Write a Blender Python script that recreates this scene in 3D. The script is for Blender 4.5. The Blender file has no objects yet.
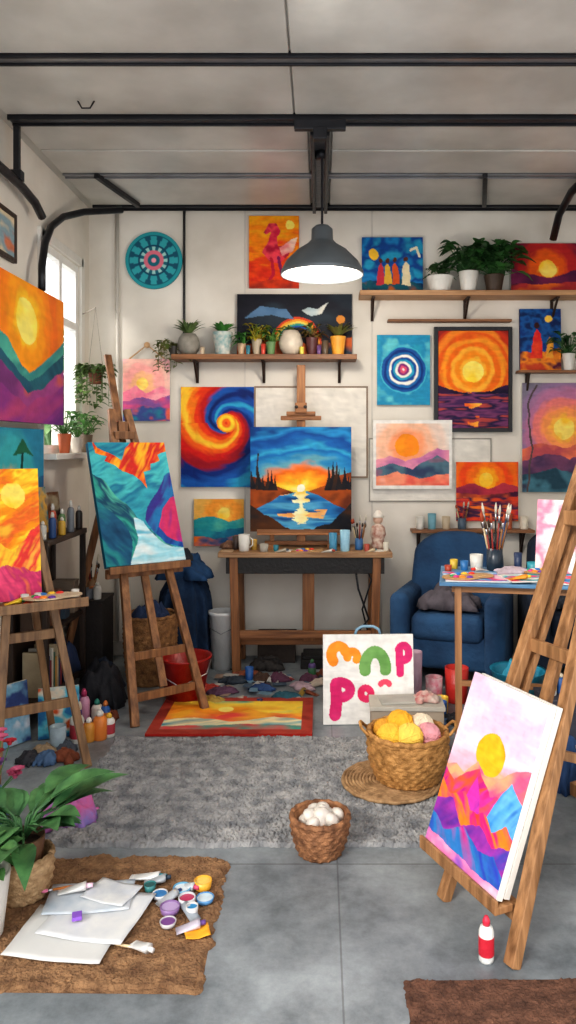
import bpy, math, random
import numpy as np
from mathutils import Vector, Matrix
random.seed(7)
F=760.;CX=320.;HY=445.;CH=1.5;YB=5.43;XL=-1.65;XR=2.35;ZC=3.19
def P(px,py,y): return Vector(((px-CX)*y/F,y,CH+(HY-py)*y/F))
def G(px,py,z=0.):
    y=F*(CH-z)/(py-HY); return Vector(((px-CX)*y/F,y,z))
sc=bpy.context.scene; COL=sc.collection
sc.view_settings.view_transform='Standard'
try: sc.view_settings.look='Medium High Contrast'
except Exception: pass
# ---------------- colour / noise ----------------
def hx(s):
    s=s.lstrip('#'); c=np.array([int(s[i:i+2],16)/255 for i in (0,2,4)])
    return np.where(c<=.04045,c/12.92,((c+.055)/1.055)**2.4)
def vn(x,y,sd):
    g=np.random.RandomState(sd).rand(64,64)
    xi=np.floor(x).astype(int);yi=np.floor(y).astype(int);a=x-xi;b=y-yi
    a=a*a*(3-2*a);b=b*b*(3-2*b);q=lambda i,j:g[i%64,j%64]
    return (q(xi,yi)*(1-a)+q(xi+1,yi)*a)*(1-b)+(q(xi,yi+1)*(1-a)+q(xi+1,yi+1)*a)*b
def fb(x,y,sd): return .6*vn(x,y,sd)+.3*vn(x*2.1,y*2.1,sd+1)+.1*vn(x*4.3,y*4.3,sd+2)
def pal(cols,t,hard=1.5):
    c=np.array([hx(k) for k in cols]);n=len(c)
    if n==1: return np.ones(t.shape+(3,))*c[0]
    t=np.clip(t,0,1)*(n-1);i=np.minimum(t.astype(int),n-2);f=np.clip((t-i-.5)*hard+.5,0,1)[...,None]
    return c[i]*(1-f)+c[i+1]*f
class Art:
    def __init__(s,nx,ny,seed=0,warp=.03,edge='#d8d4cc'):
        nx=int(nx*1.5);ny=int(ny*1.5)
        s.nx,s.ny,s.asp,s.sd,s.edge=nx,ny,ny/nx,seed,edge
        u,v=np.meshgrid(np.linspace(0,1,nx),np.linspace(0,1,ny));s.u,s.v=u,v
        s.x=u+warp*2*(fb(u*5,v*5*s.asp,seed+11)-.5);s.y=v+warp*2*(fb(u*5,v*5*s.asp,seed+31)-.5)/s.asp
        s.c=np.ones((ny,nx,3))*.8
    def mix(s,m,col):
        m=np.asarray(m,dtype=float)[...,None];s.c=s.c*(1-m)+col*m
    def nz(s,sx,sy,k=0,con=1.9): return np.clip((fb(s.x*sx,s.y*s.asp*sy,s.sd+50+k)-.5)*con+.5,0,1)
    def fill(s,m,cols,sx=3,sy=9,k=0): s.mix(m,pal(cols,s.nz(sx,sy,k)))
    def grad(s,cols,y0=0,y1=1,n=.12,m=None,sx=3,sy=9):
        t=(s.y-y0)/(y1-y0)+n*2*(s.nz(sx,sy,3)-.5)
        s.mix(np.ones_like(t) if m is None else m,pal(cols,t))
    def d(s,cx,cy): return np.hypot(s.x-cx,(s.y-cy)*s.asp)
    def disc(s,cx,cy,r,cols,k=0): s.fill(s.d(cx,cy)<r,cols,6,6,k)
    def rings(s,cx,cy,cols,sc,n=.1,m=None,hard=2.):
        th=np.arctan2((s.y-cy)*s.asp,s.x-cx);d=s.d(cx,cy)
        t=d/sc+n*2*(fb(th*2.5+9,d*16,s.sd+5)-.5)
        s.mix(np.ones_like(t) if m is None else m,pal(cols,t,hard))
    def below(s,pts,amp=0.,fr=8,k=0):
        xs,ys=zip(*pts);h=np.interp(s.x,xs,ys)+amp*2*(fb(s.x*fr,s.x*0+k*3.3,s.sd+70+k)-.5)
        return s.y>h
    def hill(s,pts,cols,amp=.02,fr=8,k=0,sx=4,sy=6): s.fill(s.below(pts,amp,fr,k),cols,sx,sy,k)
    def stroke(s,pts,w,cols,k=0):
        D=np.full(s.x.shape,9.)
        for (a,b),(c,e) in zip(pts[:-1],pts[1:]):
            ax,ay,bx,by=a,b*s.asp,c,e*s.asp;vx,vy=bx-ax,by-ay;L=vx*vx+vy*vy+1e-9
            t=np.clip(((s.x-ax)*vx+(s.y*s.asp-ay)*vy)/L,0,1)
            D=np.minimum(D,np.hypot(s.x-ax-t*vx,s.y*s.asp-ay-t*vy))
        s.fill(D<w,cols,8,8,k)
    def arc(s,cx,cy,rx,ry,a0,a1,w,cols):
        n=16;s.stroke([(cx+rx*math.cos(math.radians(a0+(a1-a0)*i/n)),cy-ry*math.sin(math.radians(a0+(a1-a0)*i/n))) for i in range(n+1)],w,cols)
    def reg(s,pts):
        m=np.zeros(s.x.shape,bool);n=len(pts)
        for i in range(n):
            x1,y1=pts[i];x2,y2=pts[(i+1)%n]
            if y1!=y2: m^=((s.y<y1)!=(s.y<y2))&(s.x<(x2-x1)*(s.y-y1)/(y2-y1)+x1)
        return m
    def poly(s,pts,cols,k=0,sx=5,sy=6): s.fill(s.reg(pts),cols,sx,sy,k)
    def flow(s,m,cols,dx,dy,fr=7,k=0):
        L=math.hypot(dx,dy);dx/=L;dy/=L;X,Y=s.x,s.y*s.asp;w=s.nz(2.2,2.2,k,1.2);q1=dx*X+dy*Y+.10*w;q2=-dy*X+dx*Y
        t=.5+.26*np.sin(q1*fr*1.2+3*w)+.85*(fb(q1*15,q2*3.,s.sd+k)-.5)
        s.mix(m,pal(cols,t,1.3))
# ---------------- materials ----------------
MC={}
def newmat(key):
    m=bpy.data.materials.new(key);m.use_nodes=True;nt=m.node_tree
    return m,nt,nt.nodes['Principled BSDF']
def M(hexc,rough=.6,metal=0,var=.14,scale=9,bump=.12,stretch=(1,1,1),emit=0,hex2=None,det=6,trans=0):
    key=(hexc,rough,metal,var,scale,bump,stretch,emit,hex2,trans)
    if key in MC: return MC[key]
    m,nt,b=newmat('surface_'+hexc.strip('#'));N=nt.nodes;L=nt.links
    c=hx(hexc);c0=c*(1-var) if hex2 is None else hx(hex2);c1=np.minimum(c*(1+var),1) if hex2 is None else c
    tc=N.new('ShaderNodeTexCoord');mp=N.new('ShaderNodeMapping');mp.inputs['Scale'].default_value=stretch
    nz=N.new('ShaderNodeTexNoise');nz.inputs['Scale'].default_value=scale;nz.inputs['Detail'].default_value=det
    r=N.new('ShaderNodeValToRGB');r.color_ramp.elements[0].position=.32;r.color_ramp.elements[1].position=.68
    r.color_ramp.elements[0].color=(*c0,1);r.color_ramp.elements[1].color=(*c1,1)
    L.new(tc.outputs['Object'],mp.inputs[0]);L.new(mp.outputs[0],nz.inputs['Vector']);L.new(nz.outputs['Fac'],r.inputs[0])
    L.new(r.outputs[0],b.inputs['Base Color'])
    b.inputs['Roughness'].default_value=rough;b.inputs['Metallic'].default_value=metal
    if bump:
        bp=N.new('ShaderNodeBump');bp.inputs['Strength'].default_value=bump*3;bp.inputs['Distance'].default_value=.01
        n2=N.new('ShaderNodeTexNoise');n2.inputs['Scale'].default_value=scale*5;L.new(mp.outputs[0],n2.inputs['Vector'])
        L.new(n2.outputs['Fac'],bp.inputs['Height']);L.new(bp.outputs[0],b.inputs['Normal'])
    if emit: b.inputs['Emission Color'].default_value=(*c,1);b.inputs['Emission Strength'].default_value=emit
    if trans: b.inputs['Transmission Weight'].default_value=trans
    MC[key]=m;return m
def W(h='#a8713f',h2='#74482a',axis='z',rough=.5):
    st={'x':(1,14,14),'y':(14,1,14),'z':(14,14,1)}[axis]
    return M(h,rough,0,.1,3,.08,st,0,h2)
def artmat():
    if 'art' in MC: return MC['art']
    m,nt,b=newmat('painted_canvas');N=nt.nodes;L=nt.links
    a=N.new('ShaderNodeVertexColor');a.layer_name='Col';L.new(a.outputs['Color'],b.inputs['Base Color'])
    tc=N.new('ShaderNodeTexCoord');nz=N.new('ShaderNodeTexNoise');nz.inputs['Scale'].default_value=70
    L.new(tc.outputs['Object'],nz.inputs['Vector']);bp=N.new('ShaderNodeBump');bp.inputs['Strength'].default_value=.3;bp.inputs['Distance'].default_value=.003
    L.new(nz.outputs['Fac'],bp.inputs['Height']);L.new(bp.outputs[0],b.inputs['Normal'])
    b.inputs['Roughness'].default_value=.55;b.inputs['Specular IOR Level'].default_value=.2
    MC['art']=m;return m
# ---------------- mesh builder ----------------
class MB:
    def __init__(s): s.v=[];s.f=[]
    def add(s,vs,fs):
        o=len(s.v);s.v+=[tuple(v) for v in vs];s.f+=[tuple(i+o for i in f) for f in fs];return s
    def box(s,c,d,R=None):
        c=Vector(c);vs=[Vector((x*d[0]/2,y*d[1]/2,z*d[2]/2)) for x in(-1,1) for y in(-1,1) for z in(-1,1)]
        if R is not None: vs=[R@v for v in vs]
        return s.add([c+v for v in vs],[(0,1,3,2),(4,6,7,5),(0,4,5,1),(2,3,7,6),(0,2,6,4),(1,5,7,3)])
    def beam(s,a,b,w,d,ref=(1,0,0)):
        a=Vector(a);b=Vector(b);z=(b-a);L=z.length;z.normalize();r=Vector(ref);x=(r-z*r.dot(z))
        if x.length<1e-3: r=Vector((0,1,0));x=(r-z*r.dot(z))
        x.normalize();y=z.cross(x);R=Matrix((x,y,z)).transposed()
        return s.box((a+b)/2,(w,d,L),R)
    def pipe(s,pts,r,n=8,rs=None):
        pts=[Vector(p) for p in pts];vs=[];fs=[];m=len(pts);px=None
        for i,p in enumerate(pts):
            t=(pts[min(i+1,m-1)]-pts[max(i-1,0)]).normalized()
            if px is None: px=t.orthogonal().normalized()
            px=(px-t*px.dot(t)).normalized();py=t.cross(px);rr=rs[i] if rs else r
            for j in range(n):
                a=2*math.pi*j/n;vs.append(p+(px*math.cos(a)+py*math.sin(a))*rr)
        for i in range(m-1):
            for j in range(n): fs.append((i*n+j,i*n+(j+1)%n,(i+1)*n+(j+1)%n,(i+1)*n+j))
        fs.append(tuple(reversed(range(n))));fs.append(tuple((m-1)*n+j for j in range(n)))
        return s.add(vs,fs)
    def tube(s,a,b,r,r2=None,n=12): return s.pipe([a,b],r,n,[r,r if r2 is None else r2])
    def lathe(s,prof,c=(0,0,0),n=28):
        c=Vector(c);vs=[];fs=[];m=len(prof)
        for r,z in prof:
            for j in range(n):
                a=2*math.pi*j/n;vs.append(c+Vector((r*math.cos(a),r*math.sin(a),z)))
        for i in range(m-1):
            for j in range(n): fs.append((i*n+j,i*n+(j+1)%n,(i+1)*n+(j+1)%n,(i+1)*n+j))
        fs.append(tuple(reversed(range(n))));fs.append(tuple((m-1)*n+j for j in range(n)))
        return s.add(vs,fs)
    def ball(s,c,r,n=14,sd=None,amp=0):
        c=Vector(c);r=(r,r,r) if not hasattr(r,'__len__') else r;vs=[];fs=[];k=n//2+1;rnd=random.Random(sd)
        for i in range(k):
            t=math.pi*i/(k-1)
            for j in range(n):
                a=2*math.pi*j/n;q=1+amp*(rnd.random()-.5) if 0<i<k-1 else 1
                vs.append(c+Vector((r[0]*math.sin(t)*math.cos(a)*q,r[1]*math.sin(t)*math.sin(a)*q,-r[2]*math.cos(t)*q)))
        for i in range(k-1):
            for j in range(n): fs.append((i*n+j,i*n+(j+1)%n,(i+1)*n+(j+1)%n,(i+1)*n+j))
        return s.add(vs,fs)
    def leaf(s,p,d,L,Wd,droop=.4,seg=5):
        p=Vector(p);d=Vector(d).normalized();sd=d.cross(Vector((0,0,1)))
        if sd.length<.05: sd=Vector((1,0,0))
        sd.normalize();vs=[];fs=[]
        for i in range(seg+1):
            t=i/seg;q=p+d*L*t+Vector((0,0,-droop*L*t*t));w=Wd*.5*math.sin(math.pi*min(1,t**.75*.97+.03))
            vs+=[q-sd*w+Vector((0,0,w*.35)),q,q+sd*w+Vector((0,0,w*.35))]
        for i in range(seg):
            a=i*3;fs+=[(a,a+1,a+4,a+3),(a+1,a+2,a+5,a+4)]
        return s.add(vs,fs)
    def obj(s,name,mat,parent=None,loc=(0,0,0),rot=(0,0,0),bev=0,smooth=False,sub=0,label=None,seg=2):
        me=bpy.data.meshes.new(name);me.from_pydata(s.v,[],s.f);me.update();me.materials.append(mat)
        if smooth: me.polygons.foreach_set('use_smooth',[True]*len(me.polygons))
        o=bpy.data.objects.new(name,me);COL.objects.link(o);o.location=loc;o.rotation_euler=rot
        if parent is not None: o.parent=parent
        if bev:
            b=o.modifiers.new('bevel','BEVEL');b.width=bev;b.segments=seg;b.limit_method='ANGLE'
        if sub:
            b=o.modifiers.new('sub','SUBSURF');b.levels=sub;b.render_levels=sub
        if label: o['label']=label
        return o
def tag(o,label,cat,group=None,kind=None):
    o['label']=label;o['category']=cat
    if group:o['group']=group
    if kind:o['kind']=kind
    return o
def T(name,label,cat,loc,rz=0,group=None,rot=None):
    e=bpy.data.objects.new(name,None);COL.objects.link(e);e.location=loc;e.empty_display_size=.05
    e.rotation_euler=rot if rot else (0,0,rz);return tag(e,label,cat,group)
def struct(o): o['kind']='structure';return o
# ---------------- paintings ----------------
def artobj(name,A,w,h,t,parent=None,edge=None):
    ny,nx=A.ny,A.nx;X,Z=np.meshgrid(np.linspace(-w/2,w/2,nx),np.linspace(h,0,ny))
    st=1+.26*(fb(A.x*9,A.y*A.asp*34,A.sd+7)-.5)+.2*(fb(A.x*22,A.y*A.asp*15,A.sd+8)-.5)
    cc=A.c*st[...,None]
    co=np.stack([X,np.full_like(X,-t),Z],-1).reshape(-1,3)
    i=np.arange(ny-1)[:,None]*nx+np.arange(nx-1)[None,:]
    fs=np.stack([i,i+nx,i+nx+1,i+1],-1).reshape(-1,4).tolist();n=len(co)
    bx=[(-w/2,-t,0),(w/2,-t,0),(w/2,-t,h),(-w/2,-t,h),(-w/2,0,0),(w/2,0,0),(w/2,0,h),(-w/2,0,h)]
    fs+=[tuple(n+k for k in q) for q in ((0,4,5,1),(1,5,6,2),(2,6,7,3),(3,7,4,0),(4,7,6,5))]
    me=bpy.data.meshes.new(name);me.from_pydata(co.tolist()+bx,[],fs);me.update()
    ca=me.color_attributes.new(name='Col',type='FLOAT_COLOR',domain='POINT')
    c=np.ones((n+8,4));c[:n,:3]=np.clip(cc.reshape(-1,3),0,1);c[n:,:3]=hx(edge or A.edge)
    ca.data.foreach_set('color',c.ravel());me.materials.append(artmat())
    o=bpy.data.objects.new(name,me);COL.objects.link(o)
    if parent is not None:o.parent=parent
    return o
def painting(A,w,h,loc,label,yaw=0,tilt=0,frame=None,fw=.02,t=.025,name='painting',group=None,cat='painting'):
    rot=(-tilt,0,yaw)
    if not frame:
        o=artobj(name,A,w,h,t);o.location=loc;o.rotation_euler=rot;return tag(o,label,cat,group)
    e=T(name,label,cat,loc,rot=rot,group=group)
    c=artobj('canvas',A,w-2*fw,h-2*fw,t*.6,e);c.location=(0,-t*.15,fw)
    m=MB();m.box((-w/2+fw/2,-t/2,h/2),(fw,t,h)).box((w/2-fw/2,-t/2,h/2),(fw,t,h)).box((0,-t/2,fw/2),(w-2*fw,t,fw)).box((0,-t/2,h-fw/2),(w-2*fw,t,fw))
    m.obj('frame',frame,e,bev=.002);return e
def hang(A,x0,y0,x1,y1,label,d=YB-.004,**k):
    s=(d-.02)/F;q=P((x0+x1)/2,y1,d-.02);q.y=d
    return painting(A,(x1-x0)*s,(y1-y0)*s,q,label,**k)
def a_swirl():
    A=Art(86,118,1,.02);cx,cy=.62,.36;dx=A.x-cx;dy=(A.y-cy)*A.asp;r=np.hypot(dx,dy);th=np.arctan2(dy,dx)
    st=.09*(fb(r*14,th*1.2+5,66)-.5)
    s=((-th/(2*math.pi)+.42*np.log(r+.04)+.42+st)%1)
    A.mix(np.ones_like(r),pal(['#12307a','#1f5fb0','#35a4cc','#1b50a0','#12286a','#1d58a8','#c01f20','#e8401a','#f8801e','#ffc83a','#f0601c','#d0201c','#a01828','#12307a'],s,1.8))
    A.mix(r<.13,pal(['#e83a1a','#f8701c','#ffd83a','#f7941e'],r/.13,2))
    return A
def trees(A,x0,x1,base,hh,cols,n,sd):
    r=random.Random(sd)
    for i in range(n):
        x=x0+(x1-x0)*i/max(1,n-1)+r.uniform(-.01,.01);h=hh*r.uniform(.5,1.1);w=h*.2
        A.poly([(x-w,base),(x-w*.3,base-h*.5),(x,base-h),(x+w*.3,base-h*.5),(x+w,base)],cols,i)
def a_lake():
    A=Art(112,112,3,.015,'#20304a');dx=A.x-.5;dy=A.y-.6
    d=np.hypot(dx*.75,dy*1.25);th=np.arctan2(dy,dx)
    t=d/.78+.22*(fb(A.x*2.2+th*1.2,A.y*11,33)-.5)+.1*(fb(A.x*5,A.y*16,35)-.5)
    A.mix(np.ones_like(t),pal(['#fff2a0','#ffe050','#ffc030','#fb9a24','#f0701e','#e8885a','#6aa8b8','#2f8cc0','#1f70b4','#3aa4cc','#1c64ac','#164f96','#2a88c0','#123f80'],t,1.2))
    A.disc(.5,.59,.038,['#fffce0']);m=A.y>.62
    A.fill(m,['#1a4a80','#2a78b4','#5aa8cc','#1c508c'],2,16,5)
    A.mix(m&(np.abs(dx)<.34-.5*(A.y-.62))&(A.nz(2,26,19)>.55),pal(['#f8a050','#f4b870','#e8703a'],A.nz(5,16,2)))
    A.mix(m&(np.abs(dx)<.015+.075*A.nz(1,44,23,2.6))&(A.y<.92),pal(['#fffac8','#ffd860'],A.nz(5,16,2)))
    dk=['#1a1a24','#2a2424','#4a2c1c'];br=['#6a3018','#a8501c','#3a2018']
    A.poly([(-.1,.44),(.08,.48),(.2,.54),(.36,.60),(.44,.625),(.3,.65),(.2,.72),(-.1,.84)],br,6);A.poly([(1.1,.40),(.9,.46),(.78,.54),(.64,.60),(.56,.625),(.7,.66),(.82,.73),(1.1,.84)],br,7)
    trees(A,-.02,.24,.6,.24,dk,8,3);trees(A,.78,1.04,.6,.26,dk,8,5);A.stroke([(.06,.6),(.08,.26)],.007,dk)
    A.hill([(0,.74),(.18,.86),(.4,.98),(.6,.985),(.8,.9),(1,.72)],dk+['#5a3418'],.02,14);return A
def a_blacksun():
    A=Art(76,104,5,.012);A.rings(.5,.4,['#ffe97a','#ffd24a','#ffb83a','#f8901c','#ffb23a','#f07018','#f89a2a','#e8601a','#f0882a','#c83a1c','#a02a22','#6a223a'],.78,.05,None,2)
    A.disc(.5,.42,.15,['#ffd640','#ffe978']);m=A.y>.63
    A.fill(m,['#4a2a5a','#7a3f6a','#2a2048','#b84c48'],3,20,2)
    A.mix(m&(np.abs(A.x-.5)<.25*(1.1-A.y)+.04)&(A.nz(4,24,5)>.5),pal(['#ffc04a','#f06a28'],A.nz(5,20,2)))
    A.fill((A.y>.56)&(A.y<.645)&A.below([(0,.56),(.25,.62),(.5,.64),(.75,.62),(1,.55)],.01,12),['#3a1a42','#1a1430']);return A
def a_target():
    A=Art(58,76,7,.025);A.fill(A.x>-9,['#2fa0bc','#2a90b8','#68c4cc'],4,4);A.rings(.5,.5,['#f4efe6','#e05a7a','#8a2f7a','#f0ece0','#2aa0c0','#15509a','#f2eee4','#1d6fae','#123a80','#1d5aa0','#4ab4c8','#2fa0bc'],.48,.03,A.d(.5,.5)<.44,3);return A
def sunset(nx,ny,sd,sky,sun,r,hz,sea,hills=(),rg=.75,n=.08,suncol=('#ffe070','#ffc83a')):
    A=Art(nx,ny,sd,.025);A.rings(sun[0],sun[1],sky,rg,n);A.disc(sun[0],sun[1],r,list(suncol))
    for i,(pts,cols) in enumerate(hills): A.hill(pts,cols,.02,7,i)
    if sea: A.fill(A.y>hz,sea,3,18,8)
    return A
def a_bird():
    A=Art(50,74,9,.03,'#c8481a');A.grad(['#f7a81c','#f58a14','#e84a1a','#d8341c'],0,1,.25)
    A.poly([(.3,.24),(.4,.1),(.56,.1),(.64,.2),(.55,.3),(.6,.42),(.9,.4),(.8,.56),(.62,.66),(.4,.62),(.26,.5),(.4,.36),(.44,.22),(.36,.26)],['#d8284a','#f04a5a','#b81c3e'])
    A.stroke([(.45,.6),(.5,.8),(.4,.92)],.03,['#c01f3a']);A.stroke([(.6,.58),(.66,.8),(.75,.9)],.03,['#8a1f5a']);A.poly([(.62,.44),(.95,.3),(.88,.5),(.66,.56)],['#f8d8c0','#f08a8a']);A.hill([(0,.9),(1,.86)],['#d8401a','#8a2a20'],.03);A.disc(.82,.13,.09,['#ffe26a']);return A
def a_figs():
    A=Art(62,52,12,.03,'#1c3f7a');A.fill(A.x>-9,['#1a5a9a','#1f7fb8','#164a90','#2a98bc'],4,5);A.disc(.2,.3,.08,['#f4c23a']);A.hill([(0,.8),(.5,.72),(1,.82)],['#16305a','#1a5a6a','#c8682a'],.03)
    for x,c in ((.42,'#e0b040'),(.55,'#d85a2a'),(.72,'#e8d8b0'),(.3,'#c83a4a')):
        A.poly([(x-.06,.85),(x-.04,.5),(x,.44),(x+.05,.52),(x+.07,.85)],[c]);A.disc(x,.4,.035,['#5a2f20'])
    A.stroke([(.8,.25),(.9,.2),(.94,.35)],.02,['#e8e0c0']);return A
def a_dark():
    A=Art(116,58,14,.02,'#15131a');A.fill(A.x>-9,['#17181f','#20202a','#2a343e'],3,5)
    for i,c in enumerate(('#d84a2a','#f0a030','#e8d060','#3a9a8a','#2a5aa0')):
        A.mix(np.abs(A.d(.52,.78)-.2+.018*i)<.009,pal([c],A.x))
    A.poly([(.56,.26),(.62,.2),(.7,.24),(.8,.14),(.74,.32),(.64,.36)],['#d8d4c8','#9ab0b8']);A.hill([(0,.85),(.3,.72),(.6,.8),(1,.68)],['#7a2a2a','#c8602a','#2a3a4a'],.05);A.poly([(.06,.4),(.2,.2),(.42,.24),(.5,.4),(.3,.34)],['#3a5a7a','#5a7a9a']);A.disc(.9,.4,.035,['#d88a3a']);return A
def a_peach(): 
    return sunset(48,64,16,['#ffd9a0','#f9b88a','#f6a8a0','#f4c0b0','#f4bcc0'],(.42,.4),.13,1,None,[([(0,.55),(.25,.45),(.5,.55),(.8,.42),(1,.5)],['#f0809a','#f8a8b0']),([(0,.7),(.4,.6),(.7,.66),(1,.58)],['#d85a8a','#8a5a9a']),([(0,.85),(.4,.76),(1,.8)],['#2a8a9a','#4a5a9a','#e86a5a'])],.7,.1,('#ffe27a','#ffc85a'))
def a_teal(): return sunset(52,48,18,['#ffcf5a','#f9a03a','#f2b85a','#f4c878'],(.6,.3),.12,1,None,[([(0,.45),(.4,.36),(.7,.48),(1,.4)],['#2a9aa0','#58b8a8']),([(0,.62),(.5,.7),(1,.58)],['#1f6a8a','#2a9aa8']),([(0,.8),(.5,.84),(1,.75)],['#f07a2a','#2a5a8a'])])
def a_white():
    A=sunset(80,72,20,['#ff9a6a','#ffa478','#f8c0a0','#f0d4c4','#ece2d8'],(.42,.38),.15,1,None,[([(0,.62),(.2,.5),(.4,.6),(.6,.52),(.8,.4),(1,.48)],['#c878a8','#f0a0b0']),([(0,.72),(.25,.62),(.5,.72),(.8,.52),(1,.62)],['#3a4a6a','#5a7a8a','#b85a7a']),([(0,.84),(.3,.76),(.6,.84),(1,.76)],['#f06a5a','#f89a7a','#f8c0b0'])],.6,.06,('#ff9a22','#ff8424'))
    A.mix((A.u<.04)|(A.u>.96)|(A.v<.05)|(A.v>.95),pal(['#ece7e0'],A.x));return A
def a_red(): return sunset(64,60,22,['#ffe06a','#ffa81f','#f8741c','#f0501c','#f0701c','#d83820'],(.48,.3),.11,.6,['#9a2a4a','#d8482a','#4a2a4a','#f07a2a'],[([(0,.42),(.3,.36),(.5,.46),(.75,.36),(1,.42)],['#8a2a4a','#b83a4a']),([(0,.52),(.5,.56),(1,.5)],['#4a1a3a','#e0602a'])],.6)
def a_mauve():
    A=sunset(70,112,24,['#ffe08a','#ffb84a','#f89a5a','#e8807a','#b8789a','#94789a','#827a8a'],(.62,.42),.15,1,None,[([(0,.6),(.3,.54),(.6,.6),(1,.52)],['#b8545a','#e87a5a']),([(0,.72),(.4,.64),(.7,.7),(1,.62)],['#4a3a5a','#7a4a6a']),([(0,.84),(.5,.78),(1,.86)],['#2a4a5a','#4a7a8a','#3a2f4a'])],.8)
    A.stroke([(.08,1),(.14,.6),(.08,.2),(.2,.02)],.014,['#5a4a4a']);return A
def a_pair():
    A=Art(42,60,26,.03,'#1a2a5a');A.fill(A.x>-9,['#173a7a','#1f5a9a','#122a5a'],5,7);A.disc(.7,.16,.08,['#f4c850']);A.hill([(0,.72),(1,.66)],['#c84a2a','#e8882a','#5a1f3a'],.05);A.poly([(.25,.8),(.33,.4),(.42,.32),(.5,.4),(.55,.8)],['#d8282a','#e84a2a']);A.disc(.42,.27,.07,['#3a1a1a']);A.poly([(.62,.8),(.66,.5),(.72,.45),(.8,.55),(.82,.8)],['#e8a03a']);return A
def a_topr(): return sunset(72,50,28,['#ffc23a','#e8601c','#b82a2a','#7a1f3a','#5a1c3e'],(.5,.5),.11,1,None,[([(0,.5),(.25,.62),(.5,.68),(.75,.6),(1,.5)],['#4a1c40','#7a2850']),([(0,.8),(1,.76)],['#241a3a','#b83a3a','#e8702a'])],.7)
def a_bigleft():
    A=Art(110,80,30,.03,'#2a2f4a');A.rings(.47,.28,['#ffe24a','#ffc42a','#fba01c','#f78a1a','#f0741c','#f58a1c','#ee6a1c'],.6,.1);A.disc(.47,.28,.12,['#ffdf3a','#ffee7a'])
    A.flow(A.below([(0,.34),(.2,.44),(.4,.6),(.5,.64),(.65,.56),(.85,.42),(1,.3)],.03,6,1),['#3a9a92','#5ab8a0','#2a7a82'],.6,1,8,1)
    A.flow(A.below([(0,.44),(.25,.58),(.5,.72),(.75,.58),(1,.42)],.03,6,2),['#1a5070','#246a7a','#163f5a'],-.6,1,8,2);A.hill([(0,.58),(.3,.68),(.5,.8),(.8,.66),(1,.54)],['#7a3a7a','#a04a8a','#e07030'],.03,6,3)
    A.flow(A.below([(0,.70),(.5,.86),(1,.70)],.03,6,4),['#4a2a7a','#8a3a8a','#b84a7a'],.3,1,8,4);return A
def a_leftlow(): 
    A=sunset(90,50,32,['#f4c45a','#3fb0b8','#2a8aac','#1f6090'],(.5,.7),.1,1,None,[([(0,.6),(.4,.72),(1,.5)],['#1f5a8a','#2a9aaa']),([(0,.85),(1,.75)],['#e07a2a','#d84a3a','#2a4a7a'])])
    A.stroke([(.6,.9),(.66,.2)],.02,['#12403a']);A.poly([(.5,.3),(.66,.1),(.85,.3),(.7,.25)],['#1f6a4a']);return A
def a_fire():
    A=Art(60,110,34,.04,'#e8e0d0');A.flow(A.x>-9,['#f9a81c','#ffd83a','#f9981a','#f0702a','#f8b83a'],.4,1,6,0)
    A.flow(A.below([(0,.62),(.3,.50),(.6,.62),(1,.40)],.05,6,1),['#f05a2a','#fcc83a','#e8403a','#ffb04a'],1,.7,8,1);A.flow(A.below([(0,.82),(.5,.70),(1,.78)],.05,7,2),['#8a3a8a','#e8507a','#c83a6a','#f0803a'],1,-.6,8,2);A.disc(.6,.2,.18,['#ffe36a','#ffd63a']);return A
def a_main():
    A=Art(104,150,36,.03,'#1f6a86')
    A.flow(A.x>-9,['#2a90a8','#4cbcc0','#1c7898','#38a4b4','#2484a4'],.5,1,5,1)
    A.flow(A.below([(0,.28),(.12,.32),(.28,.45),(.42,.57),(.5,.66),(.7,.8),(1,.95)],.03,6,1),['#1a6a7a','#38a494','#164e6a','#5cc0a8','#2488a0'],1,-.9,6,3)
    A.flow(A.reg([(1.1,.24),(.92,.30),(.80,.40),(.70,.48),(.60,.55),(.56,.64),(.64,.74),(.78,.84),(1.1,.92)]),['#14306e','#2450a0','#2478b0','#3c3088','#18408a'],1,.7,6,4)
    A.flow(A.reg([(1.1,.44),(.94,.48),(.84,.56),(.78,.66),(.74,.72),(.82,.79),(.92,.83),(1.1,.86)]),['#e8407a','#8a3488','#d0386a','#a83084'],1,.3,8,5)
    A.flow(A.reg([(-.1,.44),(.08,.50),(.22,.62),(.34,.74),(.36,.86),(.28,1.1),(-.1,1.1)]),['#123e62','#1e5a7c','#2a8c8e','#154c70'],1,-.8,6,6)
    A.flow(A.reg([(.42,.64),(.54,.66),(.60,.74),(.70,.82),(.86,.88),(1.1,.91),(1.1,1.1),(.24,1.1),(.36,.92),(.44,.80)]),['#eef6f6','#a0d8e4','#d8eef2','#6abcd4'],.2,1.6,9,7)
    A.flow(A.reg([(.02,-.05),(.10,.05),(.26,.10),(.38,.16),(.46,.06),(.60,-.05),(1.1,-.05),(1.0,.03),(1.02,.08),(.88,.11),(.9,.16),(.76,.18),(.74,.24),(.64,.25),(.66,.40),(.58,.32),(.50,.27),(.38,.26),(.30,.20),(.18,.17),(.22,.13),(.08,.10)]),['#e03818','#f8941c','#d02820','#fbb42a','#f06020'],.9,.5,9,2);return A
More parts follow.
